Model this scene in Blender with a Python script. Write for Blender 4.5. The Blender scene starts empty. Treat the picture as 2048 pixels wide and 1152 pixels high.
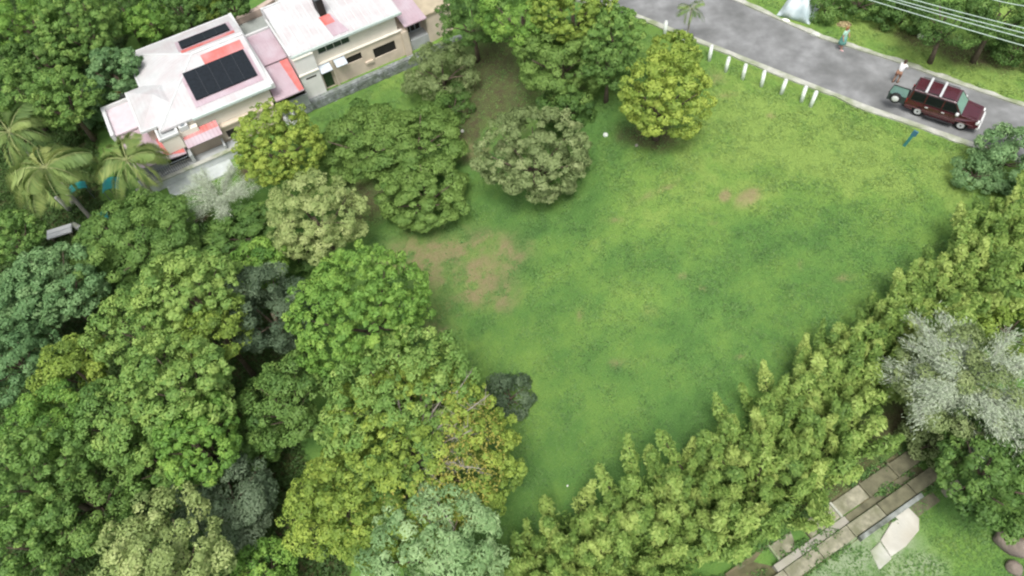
import bpy, bmesh, math, random
import numpy as np
from mathutils import Vector, Matrix

# ------------------------------------------------------------------ camera, sky, sun, exposure
SC = bpy.context.scene
COL = SC.collection
F_PX, CAM_H, PITCH, ROLL = 1384.0, 32.0, math.radians(56), math.radians(8)
FW = np.array([0, math.cos(PITCH), -math.sin(PITCH)])
_r, _u = np.array([1.0, 0, 0]), np.array([0, math.sin(PITCH), math.cos(PITCH)])
RT = math.cos(ROLL) * _r - math.sin(ROLL) * _u
UP = math.sin(ROLL) * _r + math.cos(ROLL) * _u
cam = bpy.data.cameras.new('camera')
cam.sensor_width = 36.0
cam.lens = 36.0 * F_PX / 2048.0
cam.clip_start, cam.clip_end = 0.5, 500
co = bpy.data.objects.new('camera', cam)
COL.objects.link(co)
M = Matrix(((RT[0], UP[0], -FW[0], 0), (RT[1], UP[1], -FW[1], 0), (RT[2], UP[2], -FW[2], CAM_H), (0, 0, 0, 1)))
co.matrix_world = M
SC.camera = co

SUN_EL, SUN_AZ = math.radians(67), math.radians(-172)      # azimuth from +Y, clockwise
w = bpy.data.worlds.new('World'); SC.world = w; w.use_nodes = True
nt = w.node_tree
sky = nt.nodes.new('ShaderNodeTexSky'); sky.sky_type = 'NISHITA'; sky.sun_disc = False
sky.sun_elevation = SUN_EL; sky.sun_rotation = SUN_AZ
sky.dust_density = 4.0; sky.air_density = 1.0; sky.ozone_density = 0.6
nt.nodes['Background'].inputs['Strength'].default_value = 0.15
bw = nt.nodes.new('ShaderNodeRGBToBW'); nt.links.new(sky.outputs[0], bw.inputs[0])          # thin overcast: the blue mostly greyed out
mxs = nt.nodes.new('ShaderNodeMixRGB'); mxs.inputs[0].default_value = 0.75
nt.links.new(sky.outputs[0], mxs.inputs[1]); nt.links.new(bw.outputs[0], mxs.inputs[2])
nt.links.new(mxs.outputs[0], nt.nodes['Background'].inputs[0])
sl = bpy.data.lights.new('sun', 'SUN'); sl.energy = 1.5; sl.angle = math.radians(22); sl.color = (1.0, 0.97, 0.91)
so = bpy.data.objects.new('sun', sl); COL.objects.link(so)
sd = Vector((math.sin(SUN_AZ) * math.cos(SUN_EL), math.cos(SUN_AZ) * math.cos(SUN_EL), math.sin(SUN_EL)))
so.rotation_euler = sd.to_track_quat('Z', 'Y').to_euler(); so.location = (0, 0, 60)
SC.view_settings.view_transform = 'Standard'; SC.view_settings.look = 'None'
SC.view_settings.exposure = 0.75
SC.view_settings.gamma = 1.0
SC.cycles.max_bounces = 6; SC.cycles.transparent_max_bounces = 4
SC.cycles.filter_width = 2.2

rng = np.random.default_rng(7)
random.seed(7)

# ------------------------------------------------------------------ terrain and survey helpers
def S(t):
    t = np.clip(t, 0, 1); return t * t * (3 - 2 * t)
TH = math.radians(24)
UX = np.array([math.cos(TH), math.sin(TH)]); VX = np.array([-math.sin(TH), math.cos(TH)])
HO = np.array([-13.208, 46.337])                          # origin of the house plot
def g(x, y):                                              # height of the ground
    z = -4.5 * S((12 - x) / 17)
    u = (x - HO[0]) * UX[0] + (y - HO[1]) * UX[1]; v = (x - HO[0]) * VX[0] + (y - HO[1]) * VX[1]
    return z - 0.75 * S((-0.3 - v) / 0.5) * S((v + 10) / 7) * S((u + 4.2) / 1.0) * S((14 - u) / 2)
def at(px, py, z=0.0):
    d = (px - 1024) / F_PX * RT - (py - 576) / F_PX * UP + FW
    return np.array([0, 0, CAM_H]) + (z - CAM_H) / d[2] * d
def gat(px, py, h=0.0):                                   # point h metres above the ground seen there
    z = 0.0
    for _ in range(40):
        A = at(px, py, z + h); z = 0.5 * z + 0.5 * float(g(A[0], A[1]))
    return np.array([A[0], A[1], z])
def depth(p):
    return float((np.asarray(p) - np.array([0, 0, CAM_H])) @ FW)
def px_of(X, Y, Z):
    a = X * FW[0] + Y * FW[1] + (Z - CAM_H) * FW[2]
    return (1024 + F_PX * (X * RT[0] + Y * RT[1] + (Z - CAM_H) * RT[2]) / a,
            576 - F_PX * (X * UP[0] + Y * UP[1] + (Z - CAM_H) * UP[2]) / a)
_perm = np.random.default_rng(3).random((256, 256))
def vnoise(x, y, s=1.0):                                  # smooth value noise 0..1
    x = np.asarray(x) / s + 100; y = np.asarray(y) / s + 100
    i = np.floor(x).astype(int); j = np.floor(y).astype(int)
    a = x - i; b = y - j; a = a * a * (3 - 2 * a); b = b * b * (3 - 2 * b)
    P = lambda m, n: _perm[m % 256, n % 256]
    return (P(i, j) * (1 - a) + P(i + 1, j) * a) * (1 - b) + (P(i, j + 1) * (1 - a) + P(i + 1, j + 1) * a) * b
def fbm(x, y, s):
    return 0.5 * vnoise(x, y, s) + 0.3 * vnoise(x + 31, y + 7, s / 2.1) + 0.2 * vnoise(x + 3, y + 53, s / 4.3)

# ------------------------------------------------------------------ objects and tags
def tag(o, label=None, cat=None, group=None, kind=None):
    for k, v in (('label', label), ('category', cat), ('group', group), ('kind', kind)):
        if v: o[k] = v
    return o
def empty(name, loc, rz=0.0, label=None, cat=None, group=None):
    o = bpy.data.objects.new(name, None); COL.objects.link(o)
    o.location = loc; o.rotation_euler = (0, 0, rz); o.empty_display_size = 0.3
    return tag(o, label, cat, group)
def link(name, me, mat=None, parent=None, smooth=False):
    o = bpy.data.objects.new(name, me); COL.objects.link(o)
    if mat is not None:
        me.materials.clear(); me.materials.append(mat)
    if parent is not None: o.parent = parent
    if smooth: me.polygons.foreach_set('use_smooth', [True] * len(me.polygons))
    return o
def copy_tree(o, parent=None):
    c = o.copy(); COL.objects.link(c); c.parent = parent
    for ch in list(o.children): copy_tree(ch, c)
    return c

class MB:                                                 # collects boxes, prisms and tubes into one mesh
    def __init__(self): self.v, self.f = [], []
    def add(self, vs, fs):
        n = len(self.v); self.v += [tuple(map(float, p)) for p in vs]; self.f += [tuple(i + n for i in q) for q in fs]; return self
    def box(self, x0, x1, y0, y1, z0, z1, rot=None, c=None):
        vs = [(x, y, z) for z in (z0, z1) for (x, y) in ((x0, y0), (x1, y0), (x1, y1), (x0, y1))]
        if rot is not None:
            vs = [tuple(rot @ Vector(p) + Vector(c or (0, 0, 0))) for p in vs]
        return self.add(vs, [(3, 2, 1, 0), (4, 5, 6, 7), (0, 1, 5, 4), (1, 2, 6, 5), (2, 3, 7, 6), (3, 0, 4, 7)])
    def slab(self, top, t):                               # quad or polygon top (counter-clockwise), thickness t downwards
        n = len(top); vs = list(top) + [(p[0], p[1], p[2] - t) for p in top]
        fs = [tuple(range(n)), tuple(range(2 * n - 1, n - 1, -1))]
        fs += [(i, n + i, n + (i + 1) % n, (i + 1) % n) for i in range(n)]
        return self.add(vs, fs)
    def prism_y(self, prof, y0, y1):                      # profile in x,z extruded along y
        n = len(prof); vs = [(x, y0, z) for x, z in prof] + [(x, y1, z) for x, z in prof]
        fs = [tuple(range(n)), tuple(range(2 * n - 1, n - 1, -1))]
        fs += [(i, n + i, n + (i + 1) % n, (i + 1) % n) for i in range(n)]
        return self.add(vs, fs)
    def tube(self, pts, rad, seg=7, cap=True):
        pts = [Vector(p) for p in pts]; k = len(pts); n0 = []
        if not hasattr(rad, '__len__'): rad = [rad] * k
        vs = []; ref = Vector((0.3, 0.9, 0.31))
        for i, p in enumerate(pts):
            d = (pts[min(i + 1, k - 1)] - pts[max(i - 1, 0)]).normalized()
            if abs(d.dot(ref)) > 0.95: ref = Vector((0.9, 0.1, 0.3))
            a = d.cross(ref).normalized(); b = d.cross(a)
            vs += [p + rad[i] * (a * math.cos(2 * math.pi * s / seg) + b * math.sin(2 * math.pi * s / seg)) for s in range(seg)]
        fs = [(i * seg + s, i * seg + (s + 1) % seg, (i + 1) * seg + (s + 1) % seg, (i + 1) * seg + s) for i in range(k - 1) for s in range(seg)]
        if cap: fs += [tuple(range(seg - 1, -1, -1)), tuple(range((k - 1) * seg, k * seg))]
        return self.add(vs, fs)
    def lathe(self, prof, seg=20, c=(0, 0, 0), axis='z'):
        vs = []
        for r, z in prof:
            for s in range(seg):
                a = 2 * math.pi * s / seg; p = (r * math.cos(a), r * math.sin(a), z)
                if axis == 'y': p = (p[0], p[2], p[1])
                vs.append((p[0] + c[0], p[1] + c[1], p[2] + c[2]))
        k = len(prof)
        fs = [(i * seg + s, i * seg + (s + 1) % seg, (i + 1) * seg + (s + 1) % seg, (i + 1) * seg + s) for i in range(k - 1) for s in range(seg)]
        fs += [tuple(range(seg - 1, -1, -1)), tuple(range((k - 1) * seg, k * seg))]
        return self.add(vs, fs)
    def mesh(self, name):
        me = bpy.data.meshes.new(name); me.from_pydata(self.v, [], self.f)
        bm = bmesh.new(); bm.from_mesh(me); bmesh.ops.recalc_face_normals(bm, faces=bm.faces); bm.to_mesh(me); bm.free()
        return me
    def build(self, name, mat, parent=None, smooth=False, bevel=0.0):
        o = link(name, self.mesh(name), mat, parent, smooth)
        if bevel:
            b = o.modifiers.new('bevel', 'BEVEL'); b.width = bevel; b.segments = 2; b.limit_method = 'ANGLE'
        return o

# ------------------------------------------------------------------ materials
def new_mat(name):
    m = bpy.data.materials.new(name); m.use_nodes = True
    n = m.node_tree.nodes; return m, n, m.node_tree.links, n['Principled BSDF']
def plain(name, col, rough=0.6, var=0.12, scale=3.0, bump=0.0, metal=0.0, spec=0.4, stain=None, stain_amt=0.0, stretch=(1, 1, 1)):
    m, n, l, b = new_mat(name)
    tc = n.new('ShaderNodeTexCoord'); mp = n.new('ShaderNodeMapping'); mp.inputs['Scale'].default_value = stretch
    l.new(tc.outputs['Object'], mp.inputs[0])
    nz = n.new('ShaderNodeTexNoise'); nz.inputs['Scale'].default_value = scale; nz.inputs['Detail'].default_value = 6
    l.new(mp.outputs[0], nz.inputs['Vector'])
    r = n.new('ShaderNodeValToRGB'); r.color_ramp.elements[0].position = 0.3; r.color_ramp.elements[1].position = 0.7
    r.color_ramp.elements[0].color = tuple(c * (1 - var) for c in col) + (1,)
    r.color_ramp.elements[1].color = tuple(min(1, c * (1 + var)) for c in col) + (1,)
    l.new(nz.outputs[0], r.inputs[0]); out = r.outputs[0]
    if stain:
        n2 = n.new('ShaderNodeTexNoise'); n2.inputs['Scale'].default_value = scale * 0.35; n2.inputs['Detail'].default_value = 8
        l.new(mp.outputs[0], n2.inputs['Vector'])
        r2 = n.new('ShaderNodeValToRGB'); r2.color_ramp.elements[0].position = 0.5 - 0.1; r2.color_ramp.elements[1].position = 0.66
        r2.color_ramp.elements[0].color = (0, 0, 0, 1); r2.color_ramp.elements[1].color = (stain_amt,) * 3 + (1,)
        l.new(n2.outputs[0], r2.inputs[0])
        mx = n.new('ShaderNodeMixRGB'); l.new(r2.outputs[0], mx.inputs[0]); l.new(out, mx.inputs[1]); mx.inputs[2].default_value = tuple(stain) + (1,)
        out = mx.outputs[0]
    l.new(out, b.inputs['Base Color'])
    b.inputs['Roughness'].default_value = rough; b.inputs['Metallic'].default_value = metal; b.inputs['Specular IOR Level'].default_value = spec
    if bump:
        bp = n.new('ShaderNodeBump'); bp.inputs['Strength'].default_value = bump; bp.inputs['Distance'].default_value = 0.03
        n3 = n.new('ShaderNodeTexNoise'); n3.inputs['Scale'].default_value = scale * 6; l.new(mp.outputs[0], n3.inputs['Vector'])
        l.new(n3.outputs[0], bp.inputs['Height']); l.new(bp.outputs[0], b.inputs['Normal'])
    return m
def ribbed(name, col, col2, period=0.35, axis='X', stain_amt=0.5):       # painted corrugated sheet
    m = plain(name, col, 0.5, 0.05, 2.0, 0, 0, 0.3, col2, stain_amt)
    n, l = m.node_tree.nodes, m.node_tree.links
    tc = n.new('ShaderNodeTexCoord'); wv = n.new('ShaderNodeTexWave'); wv.bands_direction = axis
    wv.inputs['Scale'].default_value = 0.314 / period; l.new(tc.outputs['Object'], wv.inputs['Vector'])
    bp = n.new('ShaderNodeBump'); bp.inputs['Strength'].default_value = 0.35; bp.inputs['Distance'].default_value = 0.04
    l.new(wv.outputs['Fac'], bp.inputs['Height']); l.new(bp.outputs[0], n['Principled BSDF'].inputs['Normal'])
    return m
def leaf_mat(name, c0, c1, c2, trans=0.3, rough=0.55):
    m, n, l, b = new_mat(name)
    def wash(c):                                          # greener leaves are a little greyed, as real ones are
        y = .25 * c[0] + .65 * c[1] + .10 * c[2]
        return tuple((q * .90 + y * .10) * 1.2 for q in c)
    c0, c1, c2 = wash(c0), wash(c1), wash(c2)
    a = n.new('ShaderNodeAttribute'); a.attribute_name = 'tone'
    r = n.new('ShaderNodeValToRGB'); e = r.color_ramp.elements
    e[0].position = 0.0; e[0].color = tuple(c0) + (1,); e[1].position = 1.0; e[1].color = tuple(c2) + (1,)
    x = e.new(0.5); x.color = tuple(c1) + (1,)
    l.new(a.outputs['Fac'], r.inputs[0]); l.new(r.outputs[0], b.inputs['Base Color'])
    b.inputs['Roughness'].default_value = rough; b.inputs['Specular IOR Level'].default_value = 0.25
    t = n.new('ShaderNodeBsdfTranslucent'); l.new(r.outputs[0], t.inputs[0])
    mx = n.new('ShaderNodeMixShader'); mx.inputs[0].default_value = trans
    l.new(b.outputs[0], mx.inputs[1]); l.new(t.outputs[0], mx.inputs[2])
    l.new(mx.outputs[0], n['Material Output'].inputs[0])
    return m
LM = {
 'mango':  leaf_mat('leaf_mango', (.075, .170, .030), (.155, .290, .050), (.275, .40, .075)),
 'yellow': leaf_mat('leaf_yellow_green', (.095, .170, .022), (.205, .310, .034), (.35, .44, .05)),
 'pale':   leaf_mat('leaf_pale', (.150, .220, .060), (.27, .355, .100), (.41, .47, .17)),
 'blue':   leaf_mat('leaf_blue_green', (.062, .150, .048), (.130, .255, .085), (.22, .36, .135)),
 'mint':   leaf_mat('leaf_mint', (.110, .220, .075), (.205, .345, .125), (.325, .46, .20)),
 'grey':   leaf_mat('leaf_grey_green', (.058, .100, .050), (.115, .175, .090), (.20, .265, .155)),
 'deep':   leaf_mat('leaf_deep_green', (.048, .115, .022), (.105, .210, .036), (.185, .305, .055)),
 'bright': leaf_mat('leaf_bright_green', (.075, .185, .024), (.155, .315, .038), (.27, .43, .055)),
 'olive':  leaf_mat('leaf_olive', (.105, .155, .045), (.205, .275, .092), (.31, .37, .15)),
 'autumn': leaf_mat('leaf_ochre', (.16, .17, .03), (.29, .28, .04), (.42, .36, .05)),
 'silver': leaf_mat('leaf_silver', (.20, .27, .15), (.32, .39, .25), (.45, .50, .38), 0.15, 0.7),
 'hedge':  leaf_mat('leaf_hedge', (.080, .165, .028), (.195, .315, .050), (.34, .44, .09)),
 'palm':   leaf_mat('leaf_palm', (.085, .160, .040), (.19, .28, .07), (.35, .40, .11)),
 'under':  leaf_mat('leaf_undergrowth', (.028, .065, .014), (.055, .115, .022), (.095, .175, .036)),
 'grass':  leaf_mat('grass_blade', (.056, .130, .034), (.104, .212, .046), (.190, .290, .058), 0.25, 0.7),
 'dry':    leaf_mat('leaf_dry', (.20, .15, .07), (.34, .27, .13), (.48, .40, .20), 0.1, 0.8),
}
BARK = plain('bark', (.11, .085, .06), 0.9, 0.35, 6, 0.6)
PALEBARK = plain('pale_bark', (.30, .28, .25), 0.9, 0.2, 6, 0.4)
WHITE_ROOF = ribbed('white_roof_paint', (.50, .505, .505), (.44, .38, .385), 0.32, 'X', 0.6)
WHITE_ROOF_B = ribbed('white_roof_paint_side', (.50, .505, .505), (.44, .38, .385), 0.32, 'Y', 0.6)
PINK_ROOF = ribbed('pink_roof_paint', (.40, .295, .33), (.46, .39, .43), 0.28, 'X', 0.8)
RED_ROOF = ribbed('red_roof_paint', (.52, .13, .11), (.54, .30, .31), 0.28, 'X', 0.6)
CREAM = plain('cream_render', (.80, .75, .66), 0.85, 0.05, 1.2, 0.15, stain=(.66, .61, .52), stain_amt=0.4)
TAN = plain('tan_render', (.64, .55, .44), 0.85, 0.08, 1.5, 0.15, stain=(.42, .36, .29), stain_amt=0.5)
WHITE = plain('white_paint', (.58, .59, .585), 0.5, 0.04, 2.0, stain=(.62, .63, .60), stain_amt=0.3)
GREYCON = plain('grey_concrete', (.44, .46, .46), 0.9, 0.12, 1.6, 0.3, stain=(.28, .30, .29), stain_amt=0.6)
PALECON = plain('pale_concrete', (.43, .43, .38), 0.9, 0.15, 2.5, 0.3, stain=(.20, .24, .12), stain_amt=0.9)
TANCON = plain('tan_concrete', (.30, .285, .21), 0.95, 0.3, 4.5, 0.4, stain=(.15, .155, .09), stain_amt=0.9)
DARKCON = plain('mossy_concrete', (.135, .13, .08), 0.95, 0.3, 3.0, 0.4)
STONE = plain('stone_masonry', (.23, .25, .25), 0.95, 0.45, 3.5, 0.8, stain=(.12, .15, .10), stain_amt=0.6)
DARK = plain('dark_opening', (.018, .016, .014), 0.7, 0.3, 2)
FRAME = plain('window_frame_paint', (.55, .54, .50), 0.6, 0.05)
GLASS = plain('window_glass', (.035, .05, .05), 0.08, 0.1, spec=0.8)
PANEL = plain('solar_panel_glass', (.014, .018, .023), 0.55, 0.2, 5, spec=0.12)
FASCIA = plain('grey_green_fascia', (.52, .60, .56), 0.5, 0.05)
DGREEN = plain('dark_green_paint', (.035, .07, .03), 0.6, 0.2)
IRON = plain('railing_iron', (.13, .15, .16), 0.6, 0.2)
SKYBLUE = plain('pale_blue_sheet', (.50, .55, .60), 0.6, 0.15, 4)
TEAL = plain('turquoise_sheet', (.02, .27, .25), 0.45, 0.3, 2.5, stain=(.015, .07, .09), stain_amt=0.9)
BRICK = plain('terracotta_coping', (.50, .27, .13), 0.9, 0.15, 4)
ROCK = plain('boulder_rock', (.23, .19, .155), 0.95, 0.4, 2.2, 1.0, stain=(.10, .085, .08), stain_amt=0.7)

# ------------------------------------------------------------------ foliage
def quads(name, C, N, size, asp, tone, mat, parent=None, T=None, r=None):
    """one mesh of leaf-shaped faces at C facing N, long side along T"""
    r = r or rng; n = len(C)
    N = N / (np.linalg.norm(N, axis=1, keepdims=True) + 1e-9)
    if T is None: T = r.normal(size=(n, 3))
    T = T - (T * N).sum(1, keepdims=True) * N; T /= (np.linalg.norm(T, axis=1, keepdims=True) + 1e-9)
    Bn = np.cross(N, T); s = np.asarray(size).reshape(-1, 1) * np.ones((n, 1)); h = s * asp
    droop = N * s * 0.18
    V = np.stack([C - T * s * 0.5 - droop, C - Bn * h * 0.5 + T * s * 0.06, C + T * s * 0.5 - droop, C + Bn * h * 0.5 + T * s * 0.06], 1).reshape(-1, 3)
    me = bpy.data.meshes.new(name)
    me.vertices.add(4 * n); me.vertices.foreach_set('co', V.astype(np.float32).ravel())
    me.loops.add(4 * n); me.loops.foreach_set('vertex_index', np.arange(4 * n, dtype=np.int32))
    me.polygons.add(n); me.polygons.foreach_set('loop_start', np.arange(0, 4 * n, 4, dtype=np.int32))
    me.update(calc_edges=True)
    a = me.attributes.new('tone', 'FLOAT', 'FACE'); a.data.foreach_set('value', np.clip(tone, 0, 1).astype(np.float32))
    return link(name, me, mat, parent)

# lobe: clump radius, leaf: leaf length, asp: width/length, dens: leaves per m2 of clump, open: share of clumps left out, flat: vertical squash
KIND = {
 'mango':   dict(m='mango', lobe=.27, leaf=.17, asp=.50, dens=95, open=.06),
 'yellow':  dict(m='yellow', lobe=.25, leaf=.15, asp=.55, dens=110, open=.06),
 'pale':    dict(m='pale', lobe=.34, leaf=.15, asp=.60, dens=115, open=.15),
 'blue':    dict(m='blue', lobe=.30, leaf=.18, asp=.60, dens=90, open=.10),
 'mint':    dict(m='mint', lobe=.32, leaf=.19, asp=.34, dens=100, open=.10),
 'grey':    dict(m='grey', lobe=.42, leaf=.15, asp=.36, dens=120, open=.14),
 'deep':    dict(m='deep', lobe=.32, leaf=.15, asp=.50, dens=100, open=.08),
 'bright':  dict(m='bright', lobe=.26, leaf=.15, asp=.50, dens=115, open=.05),
 'soft':    dict(m='deep', lobe=.42, leaf=.16, asp=.40, dens=105, open=.06),
 'fine':    dict(m='deep', lobe=.55, leaf=.22, asp=.30, dens=95, open=.04),
 'olive':   dict(m='olive', lobe=.36, leaf=.15, asp=.45, dens=110, open=.12),
}
def rand_dirs(n, r):
    d = r.normal(size=(n, 3)); return d / np.linalg.norm(d, axis=1, keepdims=True)
def crown_points(R, k, r, sq=0.8, asp=1.0, rot=0.0, tone0=0.5):
    lobe, dens = k['lobe'], k['dens']
    nl = int(4 * math.pi * R * R * (0.95 if lobe < .4 else 1.05) / (math.pi * lobe * lobe)) + 6
    i = np.arange(nl) + 0.5
    ph = np.arccos(1 - 2 * i / nl); th = math.pi * (1 + 5 ** .5) * i
    D = np.stack([np.cos(th) * np.sin(ph), np.sin(th) * np.sin(ph), np.cos(ph)], 1) + r.normal(size=(nl, 3)) * 0.16
    D /= np.linalg.norm(D, axis=1, keepdims=True)
    D = D[(D[:, 2] > -0.55) & (r.random(nl) > k['open'])]
    # big bulges make the outline uneven
    bd = rand_dirs(9, r); bd[:, 2] = np.abs(bd[:, 2])
    bulge = np.max(np.clip(D @ bd.T - 0.62, 0, 1), axis=1) / 0.38
    rad = R * (0.77 + 0.30 * bulge + r.normal(size=len(D)) * 0.055)
    Cn = D * rad[:, None]
    lt = tone0 + r.normal(size=len(D)) * 0.17
    inner = rand_dirs(max(4, len(D) // 4), r); inner = inner * R * (0.42 + 0.2 * r.random((len(inner), 1)))
    Cn = np.vstack([Cn, inner]); D2 = np.vstack([D, inner / np.linalg.norm(inner, axis=1, keepdims=True)])
    lt = np.concatenate([lt, tone0 + r.normal(size=len(inner)) * 0.15])
    lr = lobe * (0.55 + 1.0 * r.random(len(Cn)) ** 1.5)
    P, Nn, To = [], [], []
    for c, d, q, t in zip(Cn, D2, lr, lt):
        n = max(6, int(dens * 2.3 * math.pi * q * q))
        dd = rand_dirs(n, r); dd = dd + 0.55 * d; dd /= np.linalg.norm(dd, axis=1, keepdims=True)
        rr = q * (0.72 + 0.36 * r.random((n, 1))); s = np.array([1, 1, 0.8])
        P.append(c + dd * rr * s); Nn.append(dd + np.array([0, 0, 0.45]) + r.normal(size=(n, 3)) * 0.36)
        To.append(t + r.normal(size=n) * 0.10)
    P = np.vstack(P); P[:, 2] *= sq
    ca, sa = math.cos(rot), math.sin(rot)
    x, y = P[:, 0] * asp, P[:, 1] / asp
    P = np.stack([x * ca - y * sa, x * sa + y * ca, P[:, 2]], 1)
    return P, np.vstack(Nn), np.concatenate(To), Cn * np.array([1, 1, sq])
def trunk_mesh(hc, R, r, tips=None, rad=None, n=6):
    t = MB(); rad = rad or 0.06 + 0.045 * R
    lean = r.normal(size=2) * 0.12 * hc * 0.5
    base = [(0, 0, -0.25), (lean[0] * .2, lean[1] * .2, hc * 0.3), (lean[0] * .6, lean[1] * .6, hc * .62), (lean[0], lean[1], hc)]
    t.tube(base, [rad * 1.5, rad, rad * .8, rad * .55], 8)
    for i in range(n):
        a = 2 * math.pi * (i + r.random() * .6) / n; e = R * (0.6 + .25 * r.random())
        z0 = hc * (0.4 + .35 * r.random())
        s = (lean[0] * .6 * z0 / (hc * .62), lean[1] * .6 * z0 / (hc * .62), z0)
        m = (s[0] + e * .5 * math.cos(a), s[1] + e * .5 * math.sin(a), z0 + (hc - z0) * .6 + .1 * R)
        q = (s[0] + e * math.cos(a), s[1] + e * math.sin(a), hc + R * (.1 + .35 * r.random()))
        t.tube([s, m, q], [rad * .55, rad * .36, rad * .12], 6)
    return t
def tree(px, py, rpx, kind, label, low=False, sq=0.8, asp=1.0, rot=0.0, hc=None, name='tree', cat='tree', group=None, tone=0.5, extra=None):
    r = np.random.default_rng(int(px * 31 + py * 7)); R = 2.0; k = dict(KIND[kind]); q = .85 + .55 * r.random(); k['lobe'] *= q; k['leaf'] *= .9 + .3 * r.random(); k['dens'] /= q ** .5
    for _ in range(4):
        h = hc if hc is not None else (0.55 * R if low else 1.6 + R * 0.95)
        A = gat(px, py, h); R = rpx * depth((A[0], A[1], A[2] + h)) / F_PX
    h = hc if hc is not None else (0.55 * R if low else 1.6 + R * 0.95)
    root = empty(name, (A[0], A[1], A[2]), 0, label, cat, group)
    P, Nn, T, lobes = crown_points(R, k, r, sq, asp, rot, tone)
    P[:, 2] += h
    keep = P[:, 2] > 0.02
    quads('crown', P[keep], Nn[keep], k['leaf'] * (0.75 + 0.5 * r.random(keep.sum())), k['asp'], T[keep], LM[k['m']], root, r=r)
    trunk_mesh(h, R, r).build('stem' if low else 'trunk', BARK, root, True)
    if extra: extra(root, R, h, r)
    return root

# ------------------------------------------------------------------ ground sheet
ROAD_N = np.array([(-9, 64.5), (-2, 58), (6, 50.3), (12.77, 43.38), (18.36, 37.54), (24.22, 31.5), (28.89, 27.28), (36, 21.2), (60, 1)])
ROAD_F = np.array([(-2.5, 70.5), (4.5, 63.5), (13, 52.2), (19.52, 43.9), (23.6, 38.75), (27.4, 35.4), (29.95, 32.72), (38.5, 24.6), (63, 4)])
def resample(L, n):
    s = np.concatenate([[0], np.cumsum(np.hypot(*np.diff(L, axis=0).T))]); t = np.linspace(0, s[-1], n)
    return np.stack([np.interp(t, s, L[:, 0]), np.interp(t, s, L[:, 1])], 1)
def in_poly(X, Y, poly):
    c = np.zeros(np.shape(X), bool); n = len(poly)
    for i in range(n):
        x0, y0 = poly[i]; x1, y1 = poly[(i + 1) % n]
        if y0 == y1: continue
        m = ((y0 > Y) != (y1 > Y)) & (X < (x1 - x0) * (Y - y0) / (y1 - y0) + x0); c ^= m
    return c
ROAD_POLY = np.vstack([ROAD_N, ROAD_F[::-1]])
def blob(X, Y, px, py, rx, ry, rot=0.0, rough=0.5, soft=0.55):
    c = gat(px, py)[:2]; ca, sa = math.cos(math.radians(rot)), math.sin(math.radians(rot))
    a = gat(px + rx * ca, py + rx * sa)[:2] - c; b = gat(px - ry * sa, py + ry * ca)[:2] - c
    Mi = np.linalg.inv(np.array([a, b]).T); dx, dy = X - c[0], Y - c[1]
    q = np.hypot(Mi[0, 0] * dx + Mi[0, 1] * dy, Mi[1, 0] * dx + Mi[1, 1] * dy)
    q = q + rough * (fbm(X + px, Y + py, 1.2 * max(0.5, np.linalg.norm(a))) - 0.5) * 1.6 + rough * 0.4 * (vnoise(X + px, Y, 0.35) - 0.5)
    return 1 - S((q - 1 + soft) / (2 * soft))
DIRT = [(905, 520, 120, 62, 0, .75), (1000, 500, 62, 34, 10, .6), (960, 575, 70, 35, 0, .8), (815, 525, 60, 26, 0, .9), (1495, 396, 28, 16, -28, .25), (1450, 391, 12, 11, -40, .5),
        (1366, 553, 10, 6, 0, .4), (1405, 577, 10, 4, 20, .5), (1601, 530, 5, 11, 0, .4), (1690, 555, 20, 8, -5, .7), (1238, 726, 22, 8, 5, .6), (1160, 632, 6, 14, 0, .7),
        (1302, 622, 20, 12, 0, .8), (1455, 190, 22, 5, -5, .5), (1320, 380, 45, 8, -28, .9), (1425, 150, 22, 16, 0, .9), (1225, 440, 20, 6, 0, .9), (1540, 232, 10, 6, 0, .7),
        (1480, 712, 14, 4, 0, .5), (940, 305, 30, 22, 0, .8), (880, 640, 30, 40, 0, 1.0), (1425, 445, 10, 4, 0, .6)]
LITTER = [(985, 150, 85, 110, 15, .8), (730, 405, 60, 50, 0, .7), (1305, 272, 60, 26, 8, .7), (920, 250, 50, 40, 0, .8), (1955, 110, 90, 22, 16, 1.0), (1850, 80, 70, 26, 20, 1.0),
          (1660, 945, 120, 60, -38, .9), (1790, 850, 90, 60, -30, .8), (560, 1085, 60, 80, 40, .8), (388, 450, 40, 12, -35, .5), (500, 345, 20, 14, 0, .7), (1105, 160, 50, 40, 0, 1.0), (1900, 905, 60, 40, -30, .8)]
YELLOW = [(1700, 310, 230, 80, 10, .9), (1460, 250, 120, 90, -30, .9), (1560, 340, 120, 60, -20, .9), (780, 150, 130, 50, -24, .8), (1330, 400, 140, 60, -25, 1.0), (1240, 620, 70, 50, 0, 1.2),
          (1270, 700, 60, 30, 0, 1.2), (1760, 60, 140, 24, 18, .8), (1950, 150, 130, 26, 18, .8), (410, 70, 130, 12, -20, .6), (440, 335, 60, 18, -25, .6), (1130, 540, 90, 40, -30, 1.2), (1940, 1100, 90, 50, 0, 1.0)]
PALE = [(1700, 1115, 110, 45, -20, .8), (1830, 1130, 60, 40, 0, .9), (1555, 75, 70, 16, 22, .7)]
DARKG = [(1560, 470, 160, 50, -20, 1.0), (1010, 985, 80, 90, 20, .9), (1320, 870, 160, 40, -35, 1.0), (1200, 990, 120, 40, -35, 1.0), (1400, 640, 160, 60, -20, 1.2), (1050, 430, 120, 40, -10, 1.0),  # darker lawn; shade beside great tree and hedge is put into the tone
         (480, 480, 130, 50, -10, .9), (1190, 250, 60, 60, 0, .9), (1850, 20, 120, 30, 15, .9), (1640, 20, 40, 40, 0, .8)]
WOOD = [gat(*p)[:2] for p in ((-300, -80), (-260, 1300), (560, 1300), (700, 1150), (600, 900), (640, 700), (560, 560), (330, 500), (200, 400), (190, 200), (260, 70), (440, 0), (430, -80))]
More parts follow.
